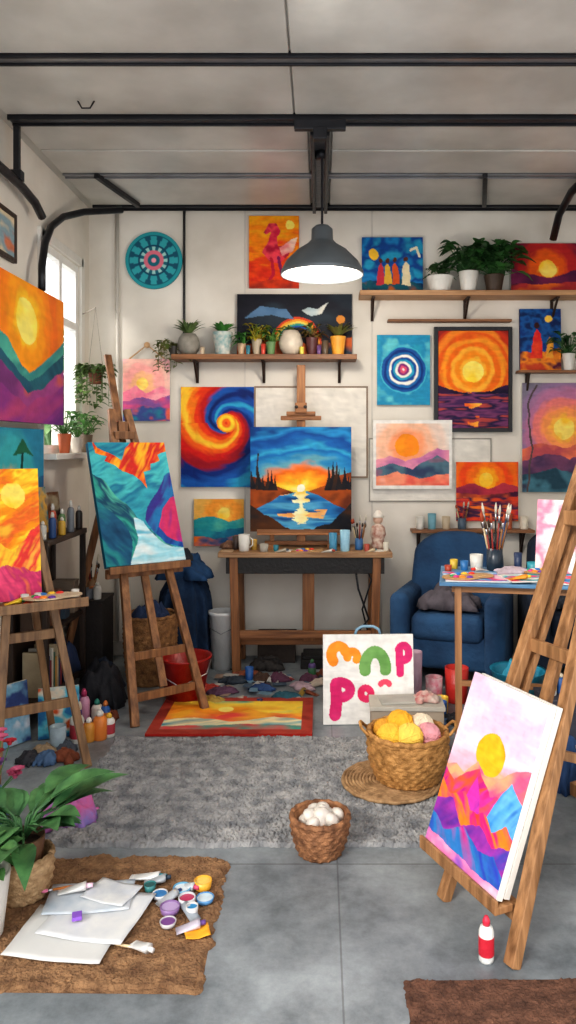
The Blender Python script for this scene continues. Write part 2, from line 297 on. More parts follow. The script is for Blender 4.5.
def a_floor():
    A=Art(160,100,40,.03,'#a82a22');A.grad(['#3ab09a','#f8d04a','#f4982a','#f0603a','#4ab09a','#f4b83a'],0,1,.3,None,2.5,5)
    A.hill([(0,.5),(.2,.4),(.4,.55),(.6,.38),(.8,.5),(1,.42)],['#f06a3a','#f8b03a','#e8504a'],.04,6,1,3,5);A.flow(A.below([(0,.68),(.3,.6),(.5,.7),(.75,.56),(1,.66)],.04,6,2),['#2a7aaa','#3aa0b0','#f4e0b0','#2a8a9a'],.4,1,8,2);A.disc(.45,.34,.05,['#ffe67a']);A.hill([(0,.82),(.4,.76),(1,.8)],['#e8a03a','#3a9a8a','#d84a4a'],.03,6,3)
    A.fill((A.u<.07)|(A.u>.93)|(A.v<.11)|(A.v>.89),['#a03a30','#ac4638','#92342c'],8,8);return A
def a_sign():
    A=Art(104,98,42,.008,'#dad6ce');A.fill(A.x>-9,['#e2deD8'.lower(),'#eae6e1'],4,4)
    o,g,p=['#f08a24','#f49a30'],['#6a9a52','#7aa860'],['#d0286a','#d83474']
    A.arc(.17,.23,.08,.10,225,20,.056,o);A.arc(.32,.25,.055,.06,185,-30,.046,o)
    A.arc(.575,.37,.115,.17,190,-8,.064,g)
    A.stroke([(.85,.44),(.845,.17)],.042,p);A.arc(.895,.21,.06,.08,150,-140,.042,p)
    A.stroke([(.13,.89),(.15,.74),(.14,.57)],.066,p);A.arc(.19,.62,.11,.085,120,-115,.052,p)
    A.arc(.47,.66,.055,.06,30,370,.038,['#e0386a','#d8285a']);A.arc(.68,.57,.05,.04,160,20,.03,['#e8506a']);return A
def a_front():
    A=Art(150,240,44,.02,'#e6e2da');A.grad(['#dccfdc','#dfbcd0','#e6d0da','#ecb0c2','#f0a488'],0,.62,.22,None,1.6,4)
    A.disc(.50,.385,.185,['#f8a018','#ffb62c','#fbaa20'])
    A.flow(A.below([(0,.56),(.12,.52),(.25,.54),(.38,.46),(.5,.50),(.62,.48),(.72,.45),(.85,.40),(1,.36)],.015,8,1),['#f0905a','#e86088','#f4a878'],1,1,6,1)
    A.flow(A.below([(0,.58),(.15,.62),(.28,.54),(.42,.49),(.52,.54),(.62,.58),(.8,.54),(1,.58)],.015,9,2),['#d8205a','#e03a9a','#f0583a','#c02880','#e83a5a'],1,.8,7,2)
    A.flow(A.reg([(.60,.78),(.70,.60),(.84,.45),(.93,.5),(1.1,.56),(1.1,.82)]),['#3a8ad0','#6ab0e0','#2a6ab8'],1,.6,7,3);A.flow(A.reg([(.3,.72),(.42,.53),(.52,.62),(.6,.74)]),['#8a3ab0','#d03aa8','#6a34a0'],1,.6,7,4)
    A.flow(A.below([(0,.64),(.15,.70),(.32,.64),(.45,.71),(.6,.67),(.75,.73),(.9,.67),(1,.71)],.02,9,5),['#f04a3a','#e0287a','#f5802a','#d83070'],1,-.9,7,5)
    A.flow(A.below([(0,.76),(.2,.71),(.4,.80),(.6,.74),(.8,.80),(1,.74)],.02,9,6),['#6a3498','#a038a0','#5044a8'],1,.9,7,6);A.flow(A.below([(0,.83),(.2,.87),(.45,.81),(.65,.87),(.85,.83),(1,.88)],.02,9,7),['#3444b0','#3478b8','#c8388a'],1,-.9,7,7)
    A.hill([(0,.93),(.5,.95),(1,.96)],['#e8bcd0','#e080b0','#8454b8'],.02,9,8);return A
def a_loose(sd,cols,nx=50,ny=50,sx=2.5,sy=3.5): 
    A=Art(nx,ny,sd,.06);A.fill(A.x>-9,cols,sx,sy);return A
# ---------------- room ----------------
def floor_mat():
    m,nt,b=newmat('concrete');N=nt.nodes;L=nt.links
    tc=N.new('ShaderNodeTexCoord');nz=N.new('ShaderNodeTexNoise');nz.inputs['Scale'].default_value=2.2;nz.inputs['Detail'].default_value=12;nz.inputs['Roughness'].default_value=.75
    r=N.new('ShaderNodeValToRGB');e=r.color_ramp.elements;e[0].position=.36;e[1].position=.64;e[0].color=(*hx('#686e72'),1);e[1].color=(*hx('#a6acaf'),1)
    L.new(tc.outputs['Object'],nz.inputs['Vector']);L.new(nz.outputs['Fac'],r.inputs[0])
    sp=N.new('ShaderNodeSeparateXYZ');L.new(tc.outputs['Object'],sp.inputs[0])
    def line(out,c,w):
        a=N.new('ShaderNodeMath');a.operation='SUBTRACT';a.inputs[1].default_value=c;L.new(out,a.inputs[0])
        q=N.new('ShaderNodeMath');q.operation='ABSOLUTE';L.new(a.outputs[0],q.inputs[0])
        l=N.new('ShaderNodeMath');l.operation='LESS_THAN';l.inputs[1].default_value=w;L.new(q.outputs[0],l.inputs[0]);return l
    l1=line(sp.outputs['X'],.062,.0028);l2=line(sp.outputs['Y'],2.72,.004)
    mx=N.new('ShaderNodeMath');mx.operation='MAXIMUM';L.new(l1.outputs[0],mx.inputs[0]);L.new(l2.outputs[0],mx.inputs[1])
    mm=N.new('ShaderNodeMath');mm.operation='MULTIPLY';mm.inputs[1].default_value=.5;L.new(mx.outputs[0],mm.inputs[0])
    mix=N.new('ShaderNodeMix');mix.data_type='RGBA';L.new(mm.outputs[0],mix.inputs[0]);L.new(r.outputs[0],mix.inputs[6]);mix.inputs[7].default_value=(.06,.06,.065,1)
    n3=N.new('ShaderNodeTexNoise');n3.inputs['Scale'].default_value=.9;n3.inputs['Detail'].default_value=8;L.new(tc.outputs['Object'],n3.inputs['Vector'])
    r3=N.new('ShaderNodeValToRGB');e=r3.color_ramp.elements;e[0].position=.40;e[1].position=.6;e[0].color=(.68,.69,.70,1);e[1].color=(1,1,1,1);L.new(n3.outputs['Fac'],r3.inputs[0])
    mu=N.new('ShaderNodeMix');mu.data_type='RGBA';mu.blend_type='MULTIPLY';mu.inputs[0].default_value=1;L.new(mix.outputs[2],mu.inputs[6]);L.new(r3.outputs[0],mu.inputs[7])
    L.new(mu.outputs[2],b.inputs['Base Color']);b.inputs['Roughness'].default_value=.4
    bp=N.new('ShaderNodeBump');bp.inputs['Strength'].default_value=.2;n2=N.new('ShaderNodeTexNoise');n2.inputs['Scale'].default_value=25;n2.inputs['Detail'].default_value=8
    L.new(tc.outputs['Object'],n2.inputs['Vector']);L.new(n2.outputs['Fac'],bp.inputs['Height']);L.new(bp.outputs[0],b.inputs['Normal']);return m
YF=1.7
struct(MB().box(((XL+XR)/2,(1.0+YB)/2+.05,-.05),(XR-XL+.2,YB-1.0+.1,.1)).obj('floor',floor_mat()))
wm=M('#e8e1d6',.8,0,.05,2.2,.05,(1,1,1),0,'#d2cabe',12)
struct(MB().box(((XL+XR)/2,YB+.05,ZC/2),(XR-XL+.2,.1,ZC)).obj('wall_back',wm))
wy0,wy1,wz0,wz1=4.5,5.2,1.45,2.72
m=MB();H=ZC
m.box((XL-.05,(YF+wy0)/2,H/2),(.1,wy0-YF,H)).box((XL-.05,(wy1+YB)/2,H/2),(.1,YB-wy1,H)).box((XL-.05,(wy0+wy1)/2,wz0/2),(.1,wy1-wy0,wz0)).box((XL-.05,(wy0+wy1)/2,(wz1+H)/2),(.1,wy1-wy0,H-wz1))
struct(m.obj('wall_left',wm))
struct(MB().box((XR+.05,(YF+YB)/2,H/2),(.1,YB-YF,H)).obj('wall_right',wm))
struct(MB().box(((XL+XR)/2,(YF+YB)/2+.05,H+.05),(XR-XL+.2,YB-YF+.1,.1)).obj('ceiling',M('#c0bdb6',.65,0,.05,1.2,.03)))
m=MB();fx=XL-.03
for y in (wy0+.025,(wy0+wy1)/2,wy1-.025): m.box((fx,y,(wz0+wz1)/2),(.05,.05,wz1-wz0))
for z in (wz0+.025,wz1-.025,2.3): m.box((fx,(wy0+wy1)/2,z),(.048,wy1-wy0-.01,.05))
struct(m.obj('window_1',M('#e6e4df',.4,0,.03)))
struct(MB().box((XL+.04,(wy0+wy1)/2,wz0-.02),(.14,wy1-wy0+.1,.035)).obj('trim_1',M('#dedad2',.5,0,.04),bev=.004))
m=MB()
for y in (wy0-.035,wy1+.035): m.box((XL+.01,y,(wz0+wz1)/2),(.02,.06,wz1-wz0+.12))
m.box((XL+.01,(wy0+wy1)/2,wz1+.03),(.02,wy1-wy0+.08,.06))
struct(m.obj('trim_2',M('#dedad2',.5,0,.04),bev=.003))
struct(MB().box(((XL+XR)/2,YB-.012,.05),(XR-XL,.02,.1)).obj('baseboard_back',M('#c8c2b8',.6,0,.06),bev=.003))
m=MB()
for px in (245,372): m.box((P(px,0,YB).x,YB-.003,(.1+ZC)/2),(.012,.006,ZC-.1))
struct(m.obj('trim_3',M('#cfc8be',.7,0,.05)))
x=P(118,0,YB).x;struct(MB().tube((x,YB-.02,.1),(x,YB-.02,ZC),.013).obj('trim_4',M('#d2ccc2',.5,0,.05),smooth=True))
x=P(184.5,0,YB).x
tag(MB().pipe([(x,YB-.012,ZC),(x,YB-.012,P(0,358,YB).z)],.009).obj('wall_cable',M('#1c1c1e',.5)),'black electrical cable running down the white wall','cable')
pm=M('#cfccc5',.32,0,.06,2.2,.06,(1,1,1),0,'#b0ada6',12)
blk=M('#2a2a2e',.35,.4,.2,6,.05);gry=M('#8a8a8c',.35,.6,.15,6,.03)
x0,x1=XL+.06,XR-.06
def rail(d,hh,dd,mat,web,label):
    e=T('ceiling_rail',label,'rail',((x0+x1)/2,d,ZC-hh),group='steel rails crossing the ceiling');w=x1-x0
    m=MB().box((0,dd*.5,hh*.5),(w,dd*.22,hh)).box((0,-dd*.5,hh*.55),(w,dd*.22,hh*.9));m.obj('flange',mat,e,bev=.002)
    if web: MB().box((0,0,hh*.4),(w,dd*.75,hh*.25)).obj('web',web,e,bev=.002)
rail(3.29,.034,.06,blk,gry,'black steel rail with grey channel spanning the garage ceiling')
rail(3.90,.04,.065,blk,M('#4a4a4e',.4,.5),'thick black steel rail spanning the garage ceiling')
rail(4.72,.028,.05,gry,gry,'thin grey steel rail spanning the garage ceiling')
rail(5.34,.036,.055,blk,None,'black steel rail where ceiling meets the white wall')
ct=T('ceiling_rail','black steel centre track running lengthwise under the ceiling','rail',(0,4.63,ZC-.078))
MB().box((-.04,0,.035),(.022,1.34,.07)).box((.04,0,.035),(.022,1.34,.07)).obj('flange',blk,ct,bev=.003)
MB().box((0,0,.055),(.056,1.34,.02)).obj('web',M('#6a6b70',.4,.5),ct)
m=MB().box((0,3.84,ZC-.075),(.26,.04,.05)).box((0,3.84,ZC-.12),(.07,.05,.06))
tag(m.obj('rail_bracket',blk,bev=.004),'black steel bracket joining the centre track and cross rail','bracket')
fp=None
for a,b,s0 in ((1.72,2.5,-.13),(2.52,3.25,-.13),(3.34,3.85,-.13),(3.95,4.31,0),(4.33,4.68,0),(4.76,5.30,0)):
    g_=.065 if s0==0 else .004
    for xa,xb in ((x0,s0-g_),(s0+g_,x1)):
        o=MB().box(((xa+xb)/2,(a+b)/2,ZC-.009),(xb-xa,b-a,.014)).obj('door_panel',pm,bev=.005)
        tag(o,'grey-white raised overhead garage door panel','door panel','raised overhead door panels')
        if a==3.34 and xa==x0: fp=o
q=P(86,137,3.7);MB().pipe([(q.x-.04,3.7,ZC-.015),(q.x-.02,3.7,ZC-.05),(q.x+.02,3.7,ZC-.05),(q.x+.04,3.7,ZC-.015)],.004).obj('handle',blk,fp,smooth=True,label='small black wire handle')
def trk(pts,r,label):
    o=MB().pipe(pts,r,8).obj('door_track',blk,smooth=True);return tag(o,label,'track')
trk([P(122,210,5.15),P(84,212,4.95),P(63,217,4.72),P(51,227,4.54),P(45,243,4.4),P(42,266,4.30),P(42,290,4.27)],.022,'curved black steel door track bending down beside the window')
trk([(-1.575,1.9,2.87),(-1.575,3.6,2.87),(-1.575,4.0,2.865),(-1.575,4.2,2.84),(-1.572,4.3,2.79)],.024,'black steel door track running along the ceiling edge')
trk([(1.62,4.3,3.13),(1.62,4.9,3.13),(1.62,5.15,3.06),(1.62,5.28,2.93)],.026,'short curved black door track near the ceiling corner')
for i,(xx,yy) in enumerate(((-1.575,3.3),(-1.575,3.95))): tag(MB().box((xx,yy,3.03),(.03,.03,.29)).box((xx,yy,2.9),(.06,.05,.05)).obj('rail_bracket',blk,bev=.003),'black steel hanger holding the door track from the ceiling','bracket')
for px,d in ((118,4.95),(485,4.95)):
    q=P(px,195,d);tag(MB().beam((q.x-.06,d-.28,ZC-.035),(q.x+.06,d+.3,ZC-.035),.03,.03).obj('rail_bracket',blk,bev=.003),'short black diagonal bracket under ceiling panel','bracket')
# ---------------- pendant lamp ----------------
L0=T('pendant_lamp','dark grey metal dome pendant lamp, lit, hanging from the ceiling','lamp',(.012,4.3,2.46))
out=[(.235,0),(.233,.02),(.205,.075),(.14,.14),(.085,.175),(.062,.2),(.06,.26),(.038,.28),(.01,.285)]
inn=[(.01,.16),(.055,.165),(.125,.132),(.195,.068),(.226,.018),(.229,0)]
MB().lathe(inn+out,n=40).obj('lamp_shade',M('#70767a',.35,.3,.08,5,.02),L0,smooth=True)
MB().lathe([(.001,.155),(.054,.158),(.122,.126),(.19,.064),(.222,.016),(.2,.05),(.1,.13),(.001,.15)],n=40).obj('shade_lining',M('#f6f5f0',.5,0,.02,5,0,(1,1,1),.6),L0,smooth=True,label='white inner lining')
MB().lathe([(.001,.05),(.12,.05),(.19,.035),(.2,.028),(.19,.02),(.1,.006),(.001,.0)],n=32).obj('bulb',M('#fff6e8',.4,0,0,5,0,(1,1,1),4),L0,smooth=True,label='glowing white diffuser')
MB().tube((0,0,.28),(0,0,ZC-2.46-.02),.007).obj('cord',blk,L0)
MB().lathe([(.04,.66),(.04,.70),(.02,.71)],n=20).obj('ceiling_cap',blk,L0,smooth=True)
# ---------------- lights ----------------
w=bpy.data.worlds.new('sky');sc.world=w;w.use_nodes=True;bg=w.node_tree.nodes['Background'];bg.inputs[0].default_value=(.95,.97,1,1);bg.inputs[1].default_value=1.72
def sun(rot,st,ang,col):
    l=bpy.data.lights.new('sun_light','SUN');l.energy=st;l.angle=ang;l.color=col;o=bpy.data.objects.new('sun_light',l);COL.objects.link(o);o.rotation_euler=rot
sun((math.radians(60),0,math.radians(-34)),1.9,math.radians(14),(1,.95,.87))
sun((math.radians(62),0,math.radians(-98)),5.0,math.radians(12),(1,.96,.9))
l=bpy.data.lights.new('lamp_light','POINT');l.energy=24;l.color=(1,.93,.82);l.shadow_soft_size=.1;o=bpy.data.objects.new('lamp_light',l);COL.objects.link(o);o.location=(.012,4.3,2.38)
# ---------------- wall paintings ----------------
hang(a_swirl(),181,387,254,487,'canvas with a red and orange sun swirling into blue waves')
hang(a_bird(),249,216,299,288,'orange canvas with a stylised red bird figure')
hang(a_target(),377,335,430,405,'blue canvas with concentric circles and white centre')
hang(a_blacksun(),434,327,512,432,'black-framed painting of orange sun rings over purple sea',frame=M('#17151a',.4),fw=.028,t=.035)
hang(a_white(),373,420,452,489,'white-bordered painting of orange sun over pink mountains',d=YB-.016)
hang(a_red(),456,462,518,521,'small red and orange sunset canvas with dark hills',d=YB-.016)
hang(a_mauve(),522,383,590,492,'mauve sunset canvas with a bare trunk over dark hills')
hang(a_teal(),194,499,244,546,'small canvas of teal waves under an orange sky')
pe=hang(a_peach(),123,359,170,421,'small peach and pink mountain canvas hanging from a cord')
q=P(147,345,YB-.02);pts=[P(128,360,YB-.02),q,P(166,360,YB-.02)];l0=Vector(pe.location)
MB().pipe([p-l0 for p in pts],.005,6).ball(q-l0,(.022,.014,.022)).obj('hanging_cord',M('#c9a27a',.7),pe)
hang(a_loose(60,['#e2dbd0','#ebe4da'],40,40),254,386,368,478,'large pale blank panel in a thin brown frame',frame=M('#8a7460',.5),fw=.012,t=.012)
hang(a_loose(61,['#dcd6cc','#e6e0d6'],40,30),369,438,492,502,'pale blank panel in a thin grey frame',frame=M('#9a948a',.5),fw=.01,t=.01,d=YB-.001)
painting(a_loose(62,['#d8c8a8','#8aa0a8','#c87a5a'],40,30),.42,.26,(XL+.004,3.86,2.47),'framed muted abstract picture high on the side wall',yaw=math.pi/2,frame=M('#3a2c24',.5),fw=.025)
def mandala():
    n=60;rr=28.5*(YB-.03)/F;vs=[];fs=[];cs=[];nr=30
    for i in range(nr+1):
        r=i/nr
        for j in range(n*2):
            a=2*math.pi*j/(n*2);vs.append((r*rr*math.cos(a),-.02,r*rr*math.sin(a)))
            pt=.5+.5*math.cos(a*12)
            if r<.1: c='#e8a0b0'
            elif r<.22: c='#1f6f80'
            elif r<.34: c='#d8788a'
            elif r<.5: c='#9fd0ca' if pt>.4 else '#1f6a7a'
            elif r<.56: c='#1a4f68'
            elif r<.84: c='#3aa4ac' if pt>(r-.5)*1.6 else '#1f5a70'
            elif r<.9: c='#1a5f72'
            else: c='#2f98a0'
            cs.append((*hx(c),1))
    N=n*2
    for i in range(nr):
        for j in range(N): fs.append((i*N+j,i*N+(j+1)%N,(i+1)*N+(j+1)%N,(i+1)*N+j))
    o=len(vs)
    for j in range(N): v=vs[nr*N+j];vs.append((v[0],0,v[2]));cs.append((*hx('#1a5a6a'),1))
    for j in range(N): fs.append((nr*N+j,nr*N+(j+1)%N,o+(j+1)%N,o+j))
    fs.append(tuple(o+j for j in range(N)))
    me=bpy.data.meshes.new('mandala');me.from_pydata(vs,[],fs);me.update();ca=me.color_attributes.new(name='Col',type='FLOAT_COLOR',domain='POINT')
    ca.data.foreach_set('color',np.array(cs).ravel());me.materials.append(artmat());ob=bpy.data.objects.new('mandala_disc',me);COL.objects.link(ob)
    q=P(153.5,260,YB-.03);ob.location=(q.x,YB-.002,q.z);tag(ob,'round teal mandala disc with flower petals and pink centre','wall art')
mandala()
# ---------------- shelves ----------------
def zc(py,y): return CH+(HY-py)*y/F
def shelf(px0,px1,pt,pb,dep,brk,label,th=.0,col=('#9a6a46','#6a4428')):
    d=YB-dep;zt=zc(pt,d);zb=zt-.035 if not th else zt-th;xa=P(px0,0,d).x;xb=P(px1,0,d).x
    e=T('wall_shelf',label,'shelf',((xa+xb)/2,YB-.003,zb))
    MB().box((0,-dep/2,(zt-zb)/2),(xb-xa,dep,zt-zb)).obj('board',W(*col,axis='x'),e,bev=.003)
    for p in brk:
        X=P(p,0,d).x-(xa+xb)/2
        MB().box((X,-.008,-.075),(.02,.012,.15)).beam((X,-.012,-.14),(X,-dep*.75,-.008),.014,.01).box((X,-dep*.4,-.006),(.02,dep*.8,.01)).obj('bracket',M('#3a2a22',.5,.3),e)
    return zt,d
zs1,_=shelf(171,357,354,362,.2,(193,262,340),'brown wooden wall shelf holding potted plants and pots')
zs2,_=shelf(360,590,290,298,.2,(374,470,560),'pale wooden wall shelf holding plants and paintings',col=('#c89c72','#a07650'))
zs3,_=shelf(388,512,319,323,.07,(),'narrow wooden picture ledge above the black-framed painting',.018)
zs4,_=shelf(519,590,370,374,.1,(530,),'small wooden ledge under the small blue painting',.018)
zs5,_=shelf(412,535,530,535,.12,(420,525),'low wooden ledge with jars behind the armchair',.022)
def on_shelf(A,x0,y0,x1,z,d,label,back=.02,tilt=.08,**k):
    s=d/F;w=(x1-x0)*s;h=zc(y0,d)-z
    return painting(A,w,h,((P((x0+x1)/2,0,d)).x,YB-back-h*math.sin(tilt)-.0,z+.001),label,tilt=tilt,**k)
on_shelf(a_dark(),237,294,352,zs1,YB-.05,'wide dark canvas with a rainbow arc standing on the shelf',.012,.03)
on_shelf(a_figs(),362,237,423,zs2,YB-.05,'blue canvas with small robed figures standing on the shelf',.012,.05)
on_shelf(a_topr(),511,243,585,zs2,YB-.05,'dark red sunset canvas standing on the shelf',.012,.05)
on_shelf(a_pair(),520,309,561,zs4,YB-.04,'small blue canvas with two figures on the ledge',.01,.03)
# ---------------- small-object factories ----------------
def foliage(n,Lf,Wf,sd,mode='bush',h=.1,lim=None):
    r=random.Random(sd);m=MB()
    for i in range(n):
        a=r.uniform(0,6.283);L=Lf*r.uniform(.6,1.15)
        if mode=='bush':
            b=Vector((math.cos(a)*h*r.uniform(0,.9),math.sin(a)*h*r.uniform(0,.6),h*r.uniform(.2,1.3)));d=Vector((math.cos(a),math.sin(a),r.uniform(-.2,.9)));m.leaf(b,d,L,Wf*r.uniform(.8,1.2),.5)
            m.pipe([(0,0,0),b],.0025,4)
        elif mode=='spiky':
            d=Vector((math.cos(a)*.6,math.sin(a)*.5,r.uniform(.6,1.4)));m.leaf((0,0,0),d,L,Wf,.35)
        elif mode=='broad':
            d=Vector((math.cos(a),math.sin(a),r.uniform(.35,1.5))).normalized();b=d*L*.75*r.uniform(.5,1.1);m.pipe([(0,0,0),b*.5+Vector((0,0,.03)),b],.004,5);d2=Vector((d.x,d.y,r.uniform(.1,.6)));m.leaf(b,d2,L,Wf*r.uniform(.8,1.2),.3,6)
        elif mode=='trail':
            pts=[(0,0,0)];l=r.uniform(.5,1)*h;k=int(l/.02)+3
            for q in range(k):
                t=q/k;rad=.05+.05*min(1,t*3);p=Vector((math.cos(a)*rad,math.sin(a)*rad*.8,.05*math.sin(min(t*4,3.14))-max(0,t-.25)*l*1.2));pts.append(p)
                m.leaf(p,(math.cos(a+r.uniform(-1.5,1.5)),math.sin(a+r.uniform(-1.5,1.5)),r.uniform(-.2,.5)),Lf*r.uniform(.7,1.1),Wf,.4,3)
            m.pipe(pts,.002,4)
    if lim is not None: m.v=[(v[0],min(v[1],lim),v[2]) for v in m.v]
    return m
def plant(loc,r,h,potc,label,n=30,Lf=.07,Wf=.03,mode='bush',fh=.08,leaf='#4a7a3c',leaf2='#27481f',sd=1,lim=None,pot='round',name='potted_plant'):
    e=T(name,label,'plant',loc)
    pr=[(r*.7,0),(r*.72,.004),(r,h*.96),(r,h),(r*.9,h),(r*.86,h*.85),(.002,h*.85)] if pot!='bulb' else [(r*.55,0),(r*.9,h*.25),(r,h*.5),(r*.85,h*.8),(r*.6,h),(r*.52,h),(r*.5,h*.85),(.002,h*.85)]
    MB().lathe(pr).obj('pot',potc,e,smooth=True)
    MB().lathe([(r*.85 if pot!='bulb' else r*.5,h*.86),(r*.4,h*.9),(.002,h*.91)],n=16).obj('soil',M('#3a2a20',.9),e)
    f=foliage(n,Lf,Wf,sd,mode,fh,None if lim is None else lim-loc[1])
    f.obj('foliage',M(leaf,.5,0,.2,14,.05,(1,1,1),0,leaf2),e,loc=(0,0,h*.88),smooth=True);return e
def cup(loc,r,h,mat,label,name='cup',cat='cup',fillc=None,handle=False,group=None):
    e=T(name,label,cat,loc,group=group)
    MB().lathe([(r*.85,0),(r*.9,.003),(r,h),(r*.9,h),(r*.82,.006),(.001,.006)],n=20).obj('body',mat,e,smooth=True)
    if fillc: MB().lathe([(r*.86,h*.78),(r*.86,h*.8),(.001,h*.8)],n=16).obj('contents',fillc,e)
    if handle: MB().pipe([(r*.95,0,h*.8),(r*1.5,0,h*.7),(r*1.5,0,h*.35),(r*.92,0,h*.2)],r*.12,6).obj('handle',mat,e,smooth=True)
    return e
def bottle(loc,r,h,mat,cap,label,rz=0,lab=None,group=None):
    e=T('paint_bottle',label,'bottle',loc,rz,group)
    MB().lathe([(r*.9,0),(r,.005),(r,h*.66),(r*.8,h*.76),(r*.4,h*.8),(r*.4,h*.83),(.001,h*.83)],n=20).obj('body',mat,e,smooth=True)
    MB().lathe([(r*.5,h*.8),(r*.5,h*.9),(r*.22,h),(.001,h)],n=16).obj('cap',cap,e,smooth=True)
    if lab: MB().lathe([(r*1.02,h*.15),(r*1.03,h*.16),(r*1.03,h*.55),(r*1.02,h*.56)],n=20).obj('label_band',lab,e,smooth=True)
    return e
def brush(loc,d,L,col,bc,label='artist paint brush with wooden handle',r=.004,group=None):
    d=Vector(d).normalized();e=T('paint_brush',label,'brush',loc,group=group)
    a=Vector((0,0,0));m=MB();m.pipe([a,d*L*.4,d*L*.72],r,7,[r*.6,r*1.1,r*.9]);m.obj('handle',col,e,smooth=True)
    MB().tube(d*L*.72,d*L*.84,r*1.05,r*1.2,8).obj('ferrule',M('#b8b8ba',.3,.9),e,smooth=True)
    MB().pipe([d*L*.83,d*L*.92,d*L],r,8,[r*1.2,r*1.5,r*.3]).obj('bristles',bc,e,smooth=True);return e
def rag(loc,w,d,h,mat,label,sd=1,name='rag',cat='cloth',rz=0):
    n=26;u,v=np.meshgrid(np.linspace(0,1,n),np.linspace(0,1,n));z=np.clip(h*(.35+.65*fb(u*6,v*6,sd)*1.5)*(np.sin(math.pi*u)*np.sin(math.pi*v))**.45,0,9)
    x=(u-.5)*w*(1+.7*(fb(v*6,u*3,sd+3)-.5));y=(v-.5)*d*(1+.7*(fb(u*6,v*3,sd+5)-.5))
    vs=np.stack([x,y,z+.003],-1).reshape(-1,3).tolist();fs=[(i*n+j,i*n+j+1,(i+1)*n+j+1,(i+1)*n+j) for i in range(n-1) for j in range(n-1)]
    m=MB();m.add(vs,fs);o=m.obj(name,mat,loc=loc,rot=(0,0,rz),smooth=True);s=o.modifiers.new('s','SOLIDIFY');s.thickness=.003;s.offset=1;return tag(o,label,cat)
def tubep(loc,rz,col,label='squeezed paint tube with coloured cap',L=.11,bc='#d8d6d2'):
    e=T('paint_tube',label,'paint tube',loc,rz);r=.014
    vs=[];fs=[];n=10
    for i in range(5):
        t=i/4
        for j in range(n):
            a=6.2832*j/n;vs.append((t*L*.8,math.cos(a)*(r*1.2+(1-t)*.002),(r*(.12+.88*t))*(1+math.sin(a))))
    for i in range(4):
        for j in range(n): fs.append((i*n+j,i*n+(j+1)%n,(i+1)*n+(j+1)%n,(i+1)*n+j))
    fs+=[tuple(range(n)),tuple(4*n+j for j in range(n))]
    MB().add(vs,fs).obj('body',M(bc,.35,.2),e,smooth=True)
    MB().tube((L*.8,0,r),(L,0,r),.008,.007).obj('cap',M(col,.4),e,smooth=True);return e
def wicker(r0,r1,h,rows,stk,amp,bulge=0):
    m=MB();n=stk*4;vs=[];fs=[];R=[]
    for i in range(rows):
        for k in range(3):
            t=(i+k/3)/rows;R.append((t,i,math.sin(math.pi*(k/3+.17))))
    R.append((1,rows,0))
    for t,i,b in R:
        rr=r0+(r1-r0)*t+bulge*math.sin(math.pi*t)
        for j in range(n):
            a=2*math.pi*j/n;q=rr+amp*b*(1+math.cos(stk*a+math.pi*i));vs.append((q*math.cos(a),q*math.sin(a),t*h))
    m0=len(R)
    for rr,z in ((r1-.014,h),(r0-.012+bulge*.6,h*.45),(r0*.9,.012)):
        for j in range(n):
            a=2*math.pi*j/n;vs.append((rr*math.cos(a),rr*math.sin(a),z))
    for i in range(m0+2):
        for j in range(n): fs.append((i*n+j,i*n+(j+1)%n,(i+1)*n+(j+1)%n,(i+1)*n+j))
    fs.append(tuple(reversed(range(n))));fs.append(tuple((m0+2)*n+j for j in range(n)));m.add(vs,fs);return m
def ring(m,r,z,tr,n=40,c=(0,0)):
    pts=[(c[0]+r*math.cos(2*math.pi*i/n),c[1]+r*math.sin(2*math.pi*i/n),z+tr*.25*math.sin(i*2.5)) for i in range(n+1)];return m.pipe(pts,tr,7)
def basket(loc,r0,r1,h,col,label,rows=9,stk=18,bulge=.01,name='wicker_basket',handles=False):
    e=T(name,label,'basket',loc);wk=M(col[0],.7,0,.1,30,.2,(1,1,1),0,col[1])
    wicker(r0,r1,h,rows,stk,.0035+r1*.008,bulge).obj('body',wk,e,smooth=True)
    m=MB();ring(m,r1-.004,h,.009+r1*.02);m.obj('rim',wk,e,smooth=True)
    if handles:
        for s in (-1,1): MB().pipe([(s*r1,-.05,h),(s*(r1+.03),-.04,h+.03),(s*(r1+.035),0,h+.04),(s*(r1+.03),.04,h+.03),(s*r1,.05,h)],.007,7).obj('handle',wk,e,smooth=True)
    return e
def brushjar(q,mat,label,n=8,L=.2,r=.035,h=.1,group='brushes in a jar'):
    jr=T('brush_jar',label,'jar',q)
    MB().lathe([(r*.9,0),(r,.005),(r,h),(r*.9,h),(r*.85,.008),(.001,.008)],n=20).obj('body',mat,jr,smooth=True)
    for i in range(n):
        a=i*2.4;brush((q[0]+r*.35*math.cos(a),q[1]+r*.35*math.sin(a),q[2]+.012),(.22*math.cos(a),.22*math.sin(a),1.0),L*(1+.18*(i%3)),M(('#8a5a2a','#1f1f22','#8a2a22','#2a4a7a','#c0ac88')[i%5],.4),M(('#3a2a1e','#a84a2a','#c8c0b0')[i%3],.7),'long paint brush standing in a jar',.005,group)
NC=(('white','#d0ccc4'),('blue','#2a5a98'),('red','#a8342c'),('yellow','#d0a83a'),('green','#4a7a54'),('grey','#70747a'),('pink','#c8708c'),('teal','#2a7a84'),('orange','#c8783a'),('brown','#5a4030'),('purple','#5a4478'),('cream','#c8bca4'))
DK=(('dark grey','#34343a'),('navy','#222e48'),('brown','#4a3428'),('slate','#48505a'),('rust','#7a4028'),('dusty blue','#4a6484'),('tan','#9a8468'),('plum','#5a3448'))
